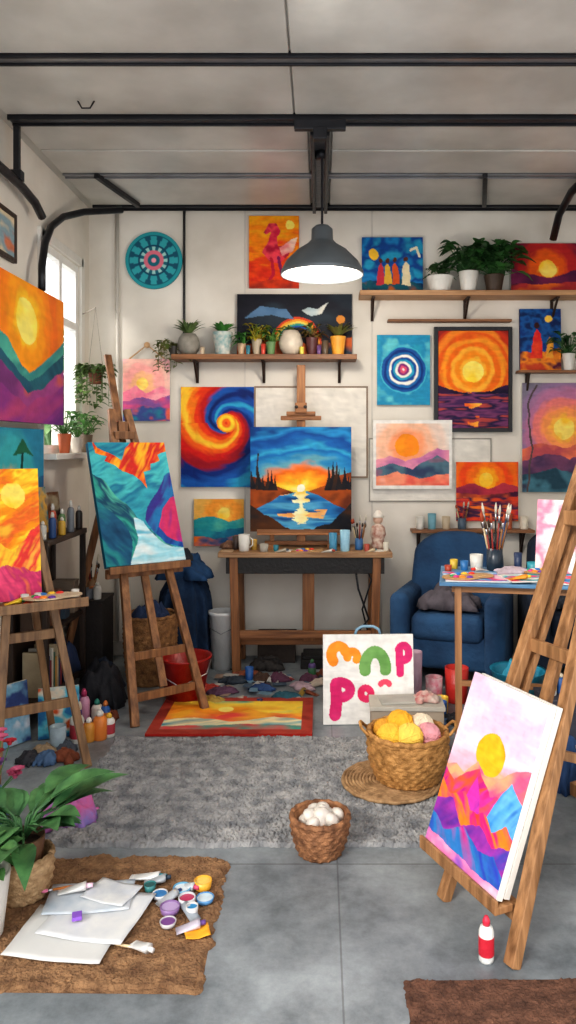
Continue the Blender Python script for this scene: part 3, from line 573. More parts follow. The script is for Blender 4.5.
def scatter(n,xr,yr,z,sd,where,sc_=1.,mind=.085,rg=.12):
    r=random.Random(sd);pts=[];k=0
    while len(pts)<n and k<500:
        k+=1;p=(r.uniform(*xr),r.uniform(*yr))
        if all(math.hypot(p[0]-q[0],p[1]-q[1])>mind*sc_ for q in pts): pts.append(p)
    for i,p in enumerate(pts):
        a=NC[r.randrange(12)];b=NC[r.randrange(12)];t=r.random();loc=(p[0],p[1],z);dkc=DK[r.randrange(8)]
        if r.random()<rg: rag(loc,.13*sc_,.10*sc_,.05,M(dkc[1],.85,0,.2,20),'small crumpled %s rag %s'%(dkc[0],where),int(t*900)+i,rz=r.uniform(0,3))
        elif t<.45: bottle(loc,.028*sc_,(.11+.09*r.random())*sc_,M(a[1],.4),M(b[1],.4),'%s paint bottle, %s cap, %s'%(a[0],b[0],where),lab=M(b[1],.5) if r.random()<.5 else None)
        elif t<.8: cup(loc,(.028+.014*r.random())*sc_,(.06+.08*r.random())*sc_,M(a[1],.4),'%s jar of %s paint %s'%(a[0],b[0],where),'paint_jar','jar',fillc=M(b[1],.3))
        else: tubep(loc,r.uniform(0,6),b[1],'%s paint tube, %s cap, %s'%(a[0],b[0],where),.1*sc_,a[1])
def palette(q,rz,label,s=1.,bc=('#d0a878','#a87c50')):
    e=T('paint_palette',label,'palette',q,rz);n=36;vs=[];fs=[]
    for z in (0,.006):
        for k in (1,.0):
            for j in range(n):
                a=2*math.pi*j/n;R=.13*s*(1+.12*math.cos(2*a)-.18*math.exp(-((a-5.2)/.35)**2))
                if k: vs.append((R*math.cos(a),R*.72*math.sin(a),z))
                else: vs.append((.07*s+.016*math.cos(a),-.02*s+.016*math.sin(a),z))
    g=lambda l,j:l*n+j%n
    for j in range(n): fs+=[(g(2,j),g(2,j+1),g(3,j+1),g(3,j)),(g(0,j+1),g(0,j),g(1,j),g(1,j+1)),(g(0,j),g(0,j+1),g(2,j+1),g(2,j)),(g(1,j+1),g(1,j),g(3,j),g(3,j+1))]
    MB().add(vs,fs).obj('board',W(bc[0],bc[1],'x'),e)
    for i in range(8):
        a=1.0+i*.5;MB().ball((.085*s*math.cos(a),.055*s*math.sin(a),.008),(.018,.015,.008),10).obj('paint_blob',M(('#e83a2a','#f4c23a','#2a7ac0','#e4e0dc','#2a9a5a','#d83a8a','#f08a2a','#6a3a9a')[i],.3),e,smooth=True)
wht=M('#d8d4cc',.4,0,.05);dkp=M('#3a342e',.5);ora=M('#e0922e',.5)
ys=YB-.11;lim=YB-.012
def sx(px,y=ys): return (px-CX)*y/F
plant((sx(189),ys-.01,zs1),.08,.15,M('#8f8a80',.7,0,.2,20),'rounded grey-brown pot with spiky trailing plant on the shelf',54,.19,.024,'spiky',.1,'#7a9058','#43582e',3,lim,'bulb')
plant((sx(174),ys-.03,zs1+.001),.03,.06,dkp,'small dark pot with trailing vine at the shelf end',9,.05,.032,'trail',.22,'#8a8a4a','#56682e',4,lim)
plant((sx(223),ys-.02,zs1),.07,.16,M('#d8d2c6',.5,0,.3,30,.05,(1,1,1),0,'#7aa0a0'),'white patterned tin pot with leafy green plant',40,.14,.04,'spiky',.1,'#5a9a48','#2f642c',5,lim)
plant((sx(242),ys-.03,zs1),.03,.08,M('#c8a888',.5),'small tan pot with green sprouts',22,.09,.03,'bush',.06,'#5a9a48','#2f642c',6,lim)
plant((sx(257),ys-.02,zs1),.037,.11,M('#b8a890',.5),'small beige pot with yellow blossoms',34,.06,.04,'bush',.09,'#e0b83a','#6a8a2a',7,lim)
plant((sx(271),ys-.03,zs1),.035,.09,M('#6a8a5a',.6),'small green pot with low leafy plant',30,.08,.03,'bush',.08,'#6a9a48','#3a6a2c',8,lim)
plant((sx(291),ys-.02,zs1),.085,.17,M('#ccbeac',.55,0,.15,12,.05),'round beige clay pot with small succulent leaves',26,.1,.025,'spiky',.05,'#6a7a42','#4a5a30',9,lim,'bulb')
plant((sx(312),ys-.03,zs1),.045,.12,M('#5a3030',.5),'dark maroon pot with small leaves',30,.08,.035,'bush',.07,'#9a4a3a','#4a6a2c',10,lim)
cup((sx(325),ys-.03,zs1),.024,.1,M('#6a5a4a',.4),'small brown cup on the shelf')
plant((sx(338),ys-.02,zs1),.055,.13,M('#e8a03a',.5),'orange pot with curling brown-green plant',44,.19,.036,'spiky',.1,'#7a8a42','#6a5a30',11,lim)
for i,px in enumerate((204,249,264,302,319)): cup((sx(px),ys-.075,zs1),.016,.05+.01*(i%3),M(('#c8b49a','#3a7a8a','#c84a3a','#d8c85a','#6a4a7a')[i],.4),('small tan jar on the shelf','small teal jar on the shelf','small red jar on the shelf','small yellow jar on the shelf','small purple jar on the shelf')[i],'jar','jar')
plant((sx(440),ys,zs2),.095,.11,wht,'wide white ceramic pot with drooping leaves',24,.1,.055,'bush',.07,'#5a7a4a','#2f5230',12,lim)
plant((sx(468),ys-.02,zs2),.07,.14,wht,'white ceramic pot with dense green foliage',80,.12,.065,'bush',.17,'#4a7a40','#1f4222',13,lim)
plant((sx(494),ys,zs2),.07,.12,M('#4a3a2e',.6),'dark pot with broad bushy green leaves',90,.13,.075,'bush',.18,'#528a48','#1f421e',14,lim)
plant((sx(571),ys+.05,zs4),.045,.12,wht,'white pot with green plant on the small ledge',34,.1,.045,'bush',.12,'#528245','#23482a',15,lim)
for i,px in enumerate((420,432,446,508,524)): cup((sx(px,YB-.06),YB-.06,zs5),.03,.09+.02*(i%2),M(('#c8c4bc','#6a9aa8','#b8a890','#a85a3a','#d0c8b8')[i],.45),('white jar on the low ledge','pale blue jar on the low ledge','tan jar on the low ledge','red jar on the low ledge','cream jar on the low ledge')[i],'jar','jar')
brushjar((sx(462,YB-.06),YB-.06,zs5),M('#4a5a6a',.4),'slate jar of brushes on the low ledge',6,.14,.03,.08,'brushes on the low ledge')
for i,(y,c,h) in enumerate(((4.70,'#b8603a',.12),(4.93,'#d8d0c4',.1),(5.14,'#6a5a4a',.12))):
    plant((XL+.07,y,wz0),.042,h,M(c,.6),('terracotta pot with leafy plant on the window sill','white pot with leafy plant on the window sill','brown pot with trailing plant on the window sill')[i],34,.08,.035,'bush',.12,'#6a9a50','#3a6a30',20+i)
e=plant((-1.47,4.98,1.90),.05,.09,M('#7a4a34',.7),'small hanging brown pot with trailing leaves by the window',18,.055,.038,'trail',.28,'#6a8a4a','#4a5a2c',25,name='hanging_plant')
MB().pipe([(-.05,0,.08),(0,0,.5),(.05,0,.08)],.002,5).pipe([(0,0,.5),(-.17,.26,.5)],.004,6).obj('cord',M('#8a8074',.7),e)
# ---------------- desk ----------------
dz=.795;dx0,dx1=-.67,.475;dy0,dy1=4.97,5.40
D=T('desk','long wooden work table with dark apron and trestle legs','table',((dx0+dx1)/2,(dy0+dy1)/2,0));wd=dx1-dx0;dd=dy1-dy0
wo=W('#a06c42','#6a4226');wox=W('#a06c42','#6a4226','x')
MB().box((0,0,dz-.0165),(wd,dd,.033)).obj('tabletop',W('#b48e68','#7e5a3a','x'),D,bev=.004)
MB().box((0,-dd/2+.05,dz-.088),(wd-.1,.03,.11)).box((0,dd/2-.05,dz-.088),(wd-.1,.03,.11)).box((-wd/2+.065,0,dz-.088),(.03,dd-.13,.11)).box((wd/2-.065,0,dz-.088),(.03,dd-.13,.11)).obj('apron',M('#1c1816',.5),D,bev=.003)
for sxn in (-1,1):
    for sy in (-1,1): MB().beam((sxn*(wd/2-.1),sy*(dd/2-.05),dz-.035),(sxn*(wd/2-.12),sy*(dd/2-.05),0),.055,.055).obj('leg',wo,D,bev=.004)
MB().beam((-wd/2+.12,-.0,.17),(wd/2-.12,0,.17),.03,.06,(0,1,0)).beam((-wd/2+.12,-dd/2+.05,.25),(wd/2-.12,-dd/2+.05,.25),.03,.05,(0,1,0)).beam((-wd/2+.12,-dd/2+.05,.1),(-wd/2+.12,dd/2-.05,.1),.03,.03).beam((wd/2-.12,-dd/2+.05,.1),(wd/2-.12,dd/2-.05,.1),.03,.03).obj('stretcher',wox,D,bev=.003)
MB().beam((.02,-.1,dz-.06),(.02,-.1,.19),.08,.035).obj('centre_post',wo,D,bev=.003)
MB().pipe([(.33,-.16,dz-.1),(.35,-.18,.55),(.42,-.16,.35),(.34,-.15,.25),(.4,-.17,.1)],.007,6).pipe([(.40,-.1,dz-.1),(.44,-.12,.6),(.38,-.1,.4),(.43,-.12,.2),(.36,-.1,.06)],.006,6).obj('power_cord',blk,D,smooth=True)
ez=T('tabletop_easel','wooden tabletop easel with tall mast holding the lake sunset canvas','easel',(P(301,0,5.25).x,5.25,dz));ew=W('#b07848','#784c2c');ewx=W('#b07848','#784c2c','x')
MB().beam((0,.0,.03),(0,.03,2.055-dz),.06,.022).obj('mast',ew,ez,bev=.003)
MB().box((0,-.02,.1),(.6,.08,.022)).box((0,-.056,.118),(.6,.012,.022)).obj('ledge',ewx,ez,bev=.003)
zt=P(0,418,5.24).z-dz
MB().box((0,.0,zt+.03),(.2,.04,.03)).box((0,-.01,zt+.07),(.08,.06,.07)).box((0,.005,zt+.0),(.28,.03,.03)).obj('clamp',ewx,ez,bev=.004)
for s_ in (-1,1): MB().ball((.03*s_,-.035,zt+.075),.013).obj('knob',M('#2a2220',.3),ez,smooth=True)
MB().box((-.2,0,.0125),(.04,.2,.025)).box((.2,0,.0125),(.04,.2,.025)).box((0,.0,.03),(.5,.04,.025)).beam((-.2,0,.02),(-.2,-.0,.1),.03,.02).beam((.2,0,.02),(.2,0,.1),.03,.02).obj('base',ewx,ez,bev=.003)
s=5.2/F;painting(a_lake(),101*s,(P(0,427,5.2).z-(dz+.113)),(ez.location.x,5.22,dz+.113),'lake sunset canvas with dark trees resting on tabletop easel',tilt=.02,t=.03)
def dk(px,y=5.06): return ((px-CX)*y/F,y,dz)
cup(dk(244,5.06),.038,.11,wht,'white ceramic mug on the work table',handle=True)
cup(dk(264,5.03),.03,.05,M('#a8a094',.4),'short grey cup on the work table',fillc=M('#6a3a2a',.4))
cup(dk(333,5.06),.028,.12,M('#4a8fb0',.4),'tall blue paint can on the work table','paint_can','can')
cup(dk(345,5.05),.034,.14,M('#98c4d8',.35,0,.1),'light blue jar on the work table','jar','jar',fillc=M('#dfe8ec',.3))
brushjar(dk(359,5.12),M('#3a6a9a',.4),'small blue cup of brushes on the work table',7,.17,.027,.08,'brushes in the blue cup')
cup(dk(367,5.02),.018,.05,M('#a84a3a',.4),'tiny red pot on the work table');cup(dk(386,5.05),.02,.06,M('#d0c8b8',.4),'tiny cream pot on the work table')
cup(dk(276,5.05),.018,.04,M('#2a7a8a',.4),'tiny teal pot on the work table');cup(dk(254,5.12),.022,.07,M('#b08a3a',.4),'small ochre pot on the work table')
cup(dk(236,5.14),.024,.09,M('#4a3a34',.4),'small dark jar on the work table','jar','jar')
palette(dk(307,5.04)[:2]+(dz+.001,),.1,'wooden palette with paint blobs on the work table',.75)
tubep(dk(275,5.0),.2,'#3a4a5a','paint tube with dark cap on the work table',.09,'#b0a898');tubep(dk(322,5.0),-.3,'#a83a2a','paint tube with red cap on the work table',.09,'#c8c4bc');tubep(dk(366,4.995),.5,'#2a6a7a','paint tube with teal cap on the work table',.08,'#c8b89a')
fg=T('figurine','small pale ceramic figurine with pinkish head on the table','figurine',dk(378,5.16))
MB().lathe([(.045,0),(.05,.02),(.04,.06),(.055,.1),(.045,.15),(.02,.17),(.015,.18),(.001,.18)],n=18).obj('body',M('#d8c8b8',.4,0,.2,30,.05,(1,1,1),0,'#9a5a4a'),fg,smooth=True)
MB().ball((0,0,.2),.034).obj('head',M('#e0b8a0',.4),fg,smooth=True)
MB().lathe([(.045,.215),(.03,.235),(.012,.26),(.001,.262)],n=14).obj('hat',M('#e8e0d4',.5),fg,smooth=True)
for i,(px,y,wv,c) in enumerate(((286,5.05,.08,'#d8d4cc'),(228,5.03,.07,'#b8997a'),(376,5.05,.1,'#cfc8bc'))):
    q=dk(px,y);tag(MB().box((0,0,.004),(wv,.07,.008)).obj('paper_pad',M(c,.6),loc=q,rot=(0,0,.2*(i-1.5)),bev=.001),('off-white paper pad on the work table','tan sketchbook on the work table','cream paper pad on the work table')[i],'paper')
rag(dk(229,5.2),.1,.1,.05,M('#7a5a46',.8),'crumpled brown rag on the work table',4)
# ---------------- armchair ----------------
def armchair(loc,rz,w,d,hb,mat,label,sh=.42,rd=.055):
    e=T('armchair',label,'armchair',loc,rz);aw=w*.18
    MB().box((0,.02,.1+(sh-.2)/2),(w-.04,d-.08,sh-.2)).obj('base',mat,e,bev=.03,seg=4,smooth=True)
    MB().box((0,-.03,sh-.06),(w-2*aw-.01,d-.12,.17)).obj('seat_cushion',mat,e,bev=.05,seg=5,smooth=True)
    for s in (-1,1):
        MB().box((s*(w/2-aw/2),-.0,.08+(sh+.15-.08)/2),(aw,d-.02,sh+.15-.08)).obj('armrest',mat,e,bev=rd,seg=6,smooth=True)
    vs=[];fs=[];nx,nz=14,10
    for k,off in ((0,-.09),(1,.09)):
        for i in range(nz+1):
            for j in range(nx+1):
                u=j/nx*2-1;v=i/nz;xx=u*(w/2-.04)*(1-.08*v**2);z=.12+(hb-.12)*v-(.12*abs(u)**3)*(v>.5)*(v-.5)*2;th=off*(1-.35*v)*(1-.3*u**4)
                vs.append((xx,d/2-.14+.08*v+th-.05*u*u*(off<0),z))
    n=(nx+1)*(nz+1);g=lambda k,i,j:k*n+i*(nx+1)+j
    for i in range(nz):
        for j in range(nx): fs.append((g(0,i,j),g(0,i,j+1),g(0,i+1,j+1),g(0,i+1,j)));fs.append((g(1,i,j),g(1,i+1,j),g(1,i+1,j+1),g(1,i,j+1)))
    for j in range(nx): fs.append((g(0,nz,j),g(0,nz,j+1),g(1,nz,j+1),g(1,nz,j)));fs.append((g(0,0,j),g(1,0,j),g(1,0,j+1),g(0,0,j+1)))
    for i in range(nz): fs.append((g(0,i,0),g(0,i+1,0),g(1,i+1,0),g(1,i,0)));fs.append((g(0,i,nx),g(1,i,nx),g(1,i+1,nx),g(0,i+1,nx)))
    MB().add(vs,fs).obj('backrest',mat,e,smooth=True,sub=1)
    for a in (-1,1):
        for b in (-1,1): MB().tube((a*(w/2-.08),b*(d/2-.09),.11),(a*(w/2-.07),b*(d/2-.08),0),.022,.014).obj('leg',M('#3a2418',.4),e,smooth=True)
    return e
blue=M('#24496c',.9,0,.2,5,.25,(1,1,1),0,'#173250',8);navy=M('#1a2638',.9,0,.2,5,.2)
armchair((.865,4.94,0),-.34,.72,.60,.92,blue,'blue upholstered armchair with rounded arms beside the work table')
armchair((1.68,5.0,0),-.1,.66,.66,.94,navy,'dark navy upholstered armchair near the wall')
rag((.83,4.87,.462),.34,.28,.15,M('#4e484e',.9,0,.3,12),'crumpled grey-mauve blanket on the blue armchair seat',8,'blanket','blanket',rz=-.3)
rag((1.64,4.92,.462),.34,.26,.14,M('#23252c',.9,0,.3,12),'dark coat heaped on the navy armchair seat',9,'coat','coat')
def folded(mb,w,d,z0,z1,cy,nf,amp,flare=.0):
    n=90;vs=[];fs=[];k=10
    for i in range(k+1):
        t=i/k;z=z0+(z1-z0)*t;sh=1-.5*max(0,(t-.75)/.25)**2
        for j in range(n):
            a=2*math.pi*j/n;c,s_=math.cos(a),math.sin(a);ex=.6
            x=w/2*math.copysign(abs(c)**ex,c);y=d/2*math.copysign(abs(s_)**ex,s_)
            q=(sh+flare*(1-t))*(1+amp*(1-t*.7)*math.sin(nf*a+t*2.5)+amp*.6*math.sin(nf*1.7*a+2+t));vs.append((x*q,cy+y*q,z+.03*t*math.sin(3*a)+.02*math.sin(5*a+1)*(t<.1)))
    for i in range(k):
        for j in range(n): fs.append((i*n+j,i*n+(j+1)%n,(i+1)*n+(j+1)%n,(i+1)*n+j))
    fs.append(tuple(reversed(range(n))));fs.append(tuple(k*n+j for j in range(n)));mb.add(vs,fs)
dc=T('draped_stool','tall stool covered with hanging dark blue cloth','stool',(-.91,5.16,0),.05);dm=M('#1a3656',.95,0,.25,6,.25,(1,1,1),0,'#102238')
m=MB();folded(m,.30,.30,.05,.62,0,8,.15,.16);m.obj('cloth_cover',dm,dc,smooth=True)
for a in (-1,1):
    for b in (-1,1): MB().tube((a*.09,b*.09,.08),(a*.1,b*.1,0),.014).obj('leg',M('#3a2418',.4),dc)
rag((-.91,5.16,.60),.34,.28,.16,M('#234468',.95,0,.25,8),'crumpled blue cloth on the draped stool',91)
rag((-.96,5.14,.70),.2,.18,.12,M('#2c3038',.95,0,.25,8),'dark grey scarf on the draped stool',92)
# ---------------- easels ----------------
def easel(label,base,yaw,tilt,lh,xs,topx,top,lw,rear,mast=None,bars=(),wood=None,lc=0.,ledw=.07,clampz=None,thick=.035):
    e=T('easel',label,'easel',(base[0],base[1],0),yaw);tt=math.tan(tilt);wd=wood;pl=lambda x,h,dy=0:Vector((x,h*tt+dy,h))
    for a,b in zip(xs,topx): MB().beam(pl(a,0),pl(b,top),thick,thick*.75).obj('leg',wd,e,bev=.003)
    MB().beam(pl((topx[0]+topx[1])/2,top*.93,.035),Vector((rear[0],rear[1],0)),thick*.9,thick*.7).obj('rear_leg',wd,e,bev=.003)
    MB().box((lc,lh*tt-.02-ledw/2,lh-.012),(lw,ledw,.022)).box((lc,lh*tt-.02-ledw+.006,lh+.008),(lw,.012,.022)).box((lc,lh*tt-.0,lh-.035),(lw*.95,.03,.05)).obj('ledge',wd,e,bev=.003)
    for h in bars:
        xa=xs[0]+(topx[0]-xs[0])*h/top;xb=xs[1]+(topx[1]-xs[1])*h/top
        MB().beam(pl(xa,h,.014),pl(xb,h,.014),.02,.045,(0,1,0)).obj('crossbar',wd,e,bev=.003)
    if mast: MB().beam(pl((xs[0]+xs[1])/2,mast[0],.035),pl((topx[0]+topx[1])/2,mast[1],.035),.045,.022).obj('mast',wd,e,bev=.003)
    if clampz: MB().box(pl((topx[0]+topx[1])/2,clampz,-.005),(.13,.05,.05),).box(pl((topx[0]+topx[1])/2,clampz+.05,.0),(.06,.05,.07)).obj('clamp',wd,e,bev=.004)
    return e
def on_easel(A,w,h,base,yaw,tilt,lh,x,label,t=.025,off=.02,**k):
    v=Matrix.Rotation(yaw,3,'Z')@Vector((x,lh*math.tan(tilt)-off/math.cos(tilt),lh+.003))
    return painting(A,w,h,(base[0]+v.x,base[1]+v.y,v.z),label,yaw=yaw,tilt=tilt,t=t,**k)
B1=(-.815,4.165);y1=math.radians(37);t1=math.radians(23.1)
easel('tall wooden studio easel holding the teal landscape canvas',B1,y1,t1,.80,(-.21,.21),(-.05,.05),1.72,.5,(-.34,.86),(.15,2.08),(.13,.33),W('#a07048','#68442a'),0,.07,1.56,.044)
on_easel(a_main(),.49,.76,B1,y1,t1,.80,-.01,'large teal landscape canvas with red-orange bird on easel',.035)
B2=(-1.30,3.40);y2=math.radians(33);t2=math.radians(8)
easel('wooden easel with paint tray holding the fiery orange canvas',B2,y2,t2,.79,(-.14,.26),(-.03,.03),1.30,.44,(.2,.38),None,(.3,.62),W('#9c7854','#684c34'),.02,.18,None,.036)
on_easel(a_fire(),.28,.60,B2,y2,t2,.79,-.07,'fiery orange and yellow abstract canvas on easel',.022)
B3=(.45,2.415);y3=math.radians(-66);t3=math.radians(20.7);wf=M('#ae8056',.6,0,.1,3,.1,(14,14,1),0,'#74502f',10)
e=easel('chunky wooden A-frame easel holding the pink mountain canvas',B3,y3,t3,.15,(-.105,.25),(-.04,.10),1.5,.42,(.04,.98),(.16,1.66),(.58,.82),wf,.0,.065,1.25,.043)
tt3=math.tan(t3)
for xx in (-.075,.145): MB().beam((xx,.62*tt3+.055,.62),(xx*.5+.01,1.62*tt3+.055,1.62),.032,.02).obj('side_slat',wf,e,bev=.003)
MB().beam((-.05,.5,.30),(.14,.5,.30),.03,.045,(0,1,0)).beam((.04,.66*tt3+.03,.5),(.04,.80,.32),.03,.03).obj('brace',wf,e,bev=.003)
on_easel(a_front(),.389,.58,B3,y3,t3,.15,0.0,'pink and white canvas with yellow sun above purple mountains',.025,.045)
on_easel(a_loose(47,['#d8d4cc','#e0dcd6'],20,30),.385,.575,B3,y3,t3,.15,0.004,'plain white stretched canvas stacked behind the mountain canvas',.02,.022)
sg=T('canvas_board','white canvas board painted with colourful letter-like shapes','painting',(.262,4.09,.002),rot=(-.13,0,.03))
artobj('canvas',a_sign(),.49,.47,.02,sg)
MB().pipe([(-.07,-.01,.466),(-.06,-.01,.495),(-.03,-.01,.512),(.03,-.01,.512),(.06,-.01,.495),(.07,-.01,.466)],.008,8).obj('handle',M('#7898ac',.5),sg,smooth=True)
MB().beam((0,.012,.38),(0,.15,.025),.04,.012).obj('strut',W(),sg)
o=artobj('painting',a_floor(),.86,.56,.014);o.location=(-.47,3.905,.002);o.rotation_euler=(-math.pi/2,0,.0);tag(o,'red-bordered colourful abstract canvas lying flat on the floor','painting')
# ---------------- left wall ----------------
painting(a_bigleft(),1.1,.745,(XL+.06,4.06,1.62),'large canvas of yellow sun over teal and purple mountains',yaw=math.pi/2,t=.035)
painting(a_leftlow(),.9,.5,(XL+.025,3.95,1.09),'teal and orange canvas on the wall below the big sun painting',yaw=math.pi/2,t=.025)
e=T('side_bench','dark wooden shelf bench against the wall holding art supplies','bench',(-1.52,4.27,0));dkw=W('#3e2e24','#221812')
MB().box((0,0,.985),(.22,.66,.03)).obj('top',W('#4e3c30','#2c2018','y'),e,bev=.003)
MB().box((0,0,.5),(.2,.62,.02)).obj('upper_board',dkw,e);MB().box((0,0,.15),(.2,.62,.02)).obj('lower_board',dkw,e);MB().box((-.095,0,.5),(.01,.6,.95)).obj('back_panel',dkw,e)
for a in (-1,1):
    for b in (-1,1): MB().box((a*.09,b*.31,.485),(.03,.03,.97)).obj('leg',dkw,e,bev=.003)
for i,(y,c,h) in enumerate(((4.06,['#a8402a','#c8903a','#2a3a6a'],.2),(4.27,['#2a7a8a','#c89a4a','#1f4a6a'],.26),(4.48,['#7a5238','#b8a888','#3a2a2a'],.22))):
    painting(a_loose(80+i,c,30,30),.17,h,(-1.585,y,1.001),('small red and navy canvas propped on the dark bench','small teal canvas propped on the dark bench','small brown canvas propped on the dark bench')[i],yaw=math.radians(75),tilt=.12,t=.018)
for i in range(8):
    y=4.0+.075*i;bottle((-1.46+.025*(i%2),y,1.0),.02,.10+.04*(i%3),M(('#c0bcb4','#2a4a7a','#a8442a','#c09a3a','#5a7a52','#70747a','#b86a86','#3a3430')[i],.4),M('#c8c4bc',.4),('white','blue','red','yellow','green','grey','pink','dark')[i]+' paint bottle on the dark bench')
for i in range(4):
    hh=.14+.04*(i%2);tag(MB().box((0,0,hh/2),(.13,.08,hh)).box((0,0,hh+.005),(.135,.085,.01)).obj('storage_box',M(('#4a382c','#6a4230','#34424e','#7a6a5a')[i],.7),loc=(-1.51,4.03+.16*i,.511),bev=.003),('dark brown','reddish brown','slate blue','tan')[i]+' lidded storage box on the bench shelf','box')
for i in range(9):
    hh=.24-.03*(i%3);tag(MB().box((0,0,hh/2),(.13,.022,hh)).obj('sketchbook',M(('#a8987c','#2a3a5a','#7a2a2a','#b8b4a8','#3a5a4a','#a87c3a')[i%6],.7),loc=(-1.51,4.03+.027*i,.161),bev=.002),('tan','navy','dark red','cream','dark green','ochre')[i%6]+' sketchbook upright on the lowest bench shelf','book','sketchbooks on the bench shelf')
rag((-1.51,4.43,.161),.14,.24,.22,M('#2a3a5a',.9),'folded dark blue cloth on the lowest bench shelf',12)
tag(MB().box((0,0,.24),(.22,.26,.48)).box((0,0,.49),(.23,.27,.02)).obj('storage_box',M('#2e2826',.7),loc=(-1.51,5.02,0),bev=.004),'tall dark storage box under the window','box')
brushjar((-1.53,5.08,.501),M('#8a6a4a',.5),'brown jar of brushes on the dark box',8,.2,.035,.11,'brushes on the dark box')
scatter(4,(-1.58,-1.43),(4.92,5.02),.501,5,'on the dark box',.9,.06)
painting(a_loose(90,['#2a6a9a','#5ab0c4','#d8ccb8','#c8582a'],34,40),.2,.25,(-1.34,3.90,.003),'small blue and orange canvas leaning against the bench',yaw=math.radians(20),tilt=.15,t=.018)
painting(a_loose(91,['#c0c8d0','#7aa8c0','#3a4a7a'],34,40),.17,.3,(-1.53,3.80,.003),'small pale blue canvas leaning beside the bench',yaw=math.radians(55),tilt=.12,t=.018)
v=Matrix.Rotation(y2,3,'Z')
def tr(x,yy,z=0):
    q=v@Vector((x,.79*math.tan(t2)-.02-yy,0));return (B2[0]+q.x,B2[1]+q.y,.79+z)
palette(tr(.10,.10,.0215),y2,'paint-loaded wooden palette on the easel tray',.9,('#dccab0','#b89a74'))
for i,(x,yy,c) in enumerate(((-.1,.06,'#2a8a5a'),(-.02,.11,'#e83a2a'),(-.16,.1,'#d83a8a'))): tubep(tr(x,yy),.5+i,c,('paint tube with green cap on easel tray','paint tube with red cap on easel tray','paint tube with pink cap on easel tray')[i],.09,('#e8c83a','#e8502a','#f0e8e0')[i])
for i,x in enumerate((.215,.05,-.01)): cup(tr(x,.045),.018,.035,wht,'tiny white paint cup on the easel tray',fillc=M(('#e84a2a','#ffd23a','#2a9ac0')[i],.3),group='paint cups on the easel tray')
for i,(px,py,r,h,c,k) in enumerate(((77,742,.035,.17,'#ccc8c0','#c84a6a'),(89,741,.03,.12,'#c88a3a','#d8d4cc'),(100,739,.035,.15,'#d8803a','#d8d4cc'),(109,736,.03,.12,'#d8d4cc','#d0a83a'),(84,726,.03,.2,'#c890a8','#b03a64'),(97,725,.03,.14,'#c8c0b4','#2a7a6a'),(67,732,.03,.14,'#5a4034','#2f2824'))):
    bottle(G(px,py),r,h,M(c,.35,0,.08),M(k,.4),('white bottle with pink cap','amber bottle with white cap','orange bottle with white cap','white bottle with yellow cap','pink bottle with magenta cap','cream bottle with teal cap','brown bottle with black cap')[i]+' standing on the floor',lab=M('#a83a44',.5) if i%3==0 else None)
cup(G(58,750),.04,.12,M('#98a8b0',.25),'clear pale blue water jar on the floor','jar','jar')
scatter(7,(-1.30,-1.12),(4.0,4.2),0,6,'on the floor beside the bench',.9,.07,.7)
scatter(5,(-1.38,-1.16),(3.60,3.72),0,26,'on the floor under the easel',.9,.08,.75)
bk=T('bucket','red plastic bucket standing under the easel','bucket',(-.80,4.50,0))
MB().lathe([(.11,0),(.15,.24),(.16,.245),(.16,.255),(.14,.25),(.1,.01),(.001,.01)],n=28).obj('body',M('#a0201a',.35),bk,smooth=True)
MB().pipe([(.155,0,.23),(.14,-.08,.17),(.0,-.17,.12),(-.14,-.08,.17),(-.155,0,.23)],.004,6).obj('handle',M('#c8c8ca',.3,.8),bk,smooth=True)
basket((-1.08,4.84,0),.14,.165,.42,('#b0804f','#6a472a'),'tall brown wicker hamper behind the easel',14,18,.01,'wicker_hamper')
rag((-1.08,4.84,.36),.2,.2,.16,M('#2a3a5a',.9),'dark blue cloth stuffed in the wicker hamper',71)
bn=T('bucket','tall white plastic bucket standing beside the table','bucket',(-.655,5.12,0))
MB().lathe([(.075,0),(.09,.36),(.097,.365),(.097,.385),(.088,.385),(.072,.01),(.001,.01)],n=28).obj('body',M('#d4d4d2',.5,0,.06),bn,smooth=True)
MB().pipe([(.094,0,.34),(.08,-.06,.28),(0,-.1,.25),(-.08,-.06,.28),(-.094,0,.34)],.003,6).obj('handle',M('#8a8a8c',.3,.8),bn,smooth=True)
rag((-1.26,4.38,0),.26,.26,.26,M('#1c1c22',.8),'slumped black bag on the floor',15,'bag','bag')
rag((-1.32,4.62,0),.2,.2,.2,M('#2c3444',.9),'heap of dark blue clothing on the floor',16)
# ---------------- rugs ----------------
def carpet(name,x0,x1,y0,y1,h,res,mat,label,sd,edge=.012,cat='rug'):
    nx=int((x1-x0)/res);ny=int((y1-y0)/res);u,v=np.meshgrid(np.linspace(0,1,nx),np.linspace(0,1,ny));rs=np.random.RandomState(sd)
    x=x0+(x1-x0)*u;y=y0+(y1-y0)*v
    ex=np.minimum(u,1-u)*(x1-x0);ey=np.minimum(v,1-v)*(y1-y0)
    x=x+(rs.rand(ny,nx)-.5)*res*.9+(ex<.03)*edge*2*(fb(y*14,y*0,sd)-.5);y=y+(rs.rand(ny,nx)-.5)*res*.9+(ey<.03)*edge*2*(fb(x*14,x*0,sd+4)-.5)
    z=h*(.45+.55*rs.rand(ny,nx))+h*.5*(fb(u*14,v*10,sd+9)-.5);z[(ex<1e-6)|(ey<1e-6)]=.0005
    vs=np.stack([x,y,z],-1).reshape(-1,3).tolist();fs=[(i*nx+j,i*nx+j+1,(i+1)*nx+j+1,(i+1)*nx+j) for i in range(ny-1) for j in range(nx-1)]
    fs.append((0,(ny-1)*nx,ny*nx-1,nx-1))
    return tag(MB().add(vs,fs).obj(name,mat),label,cat)
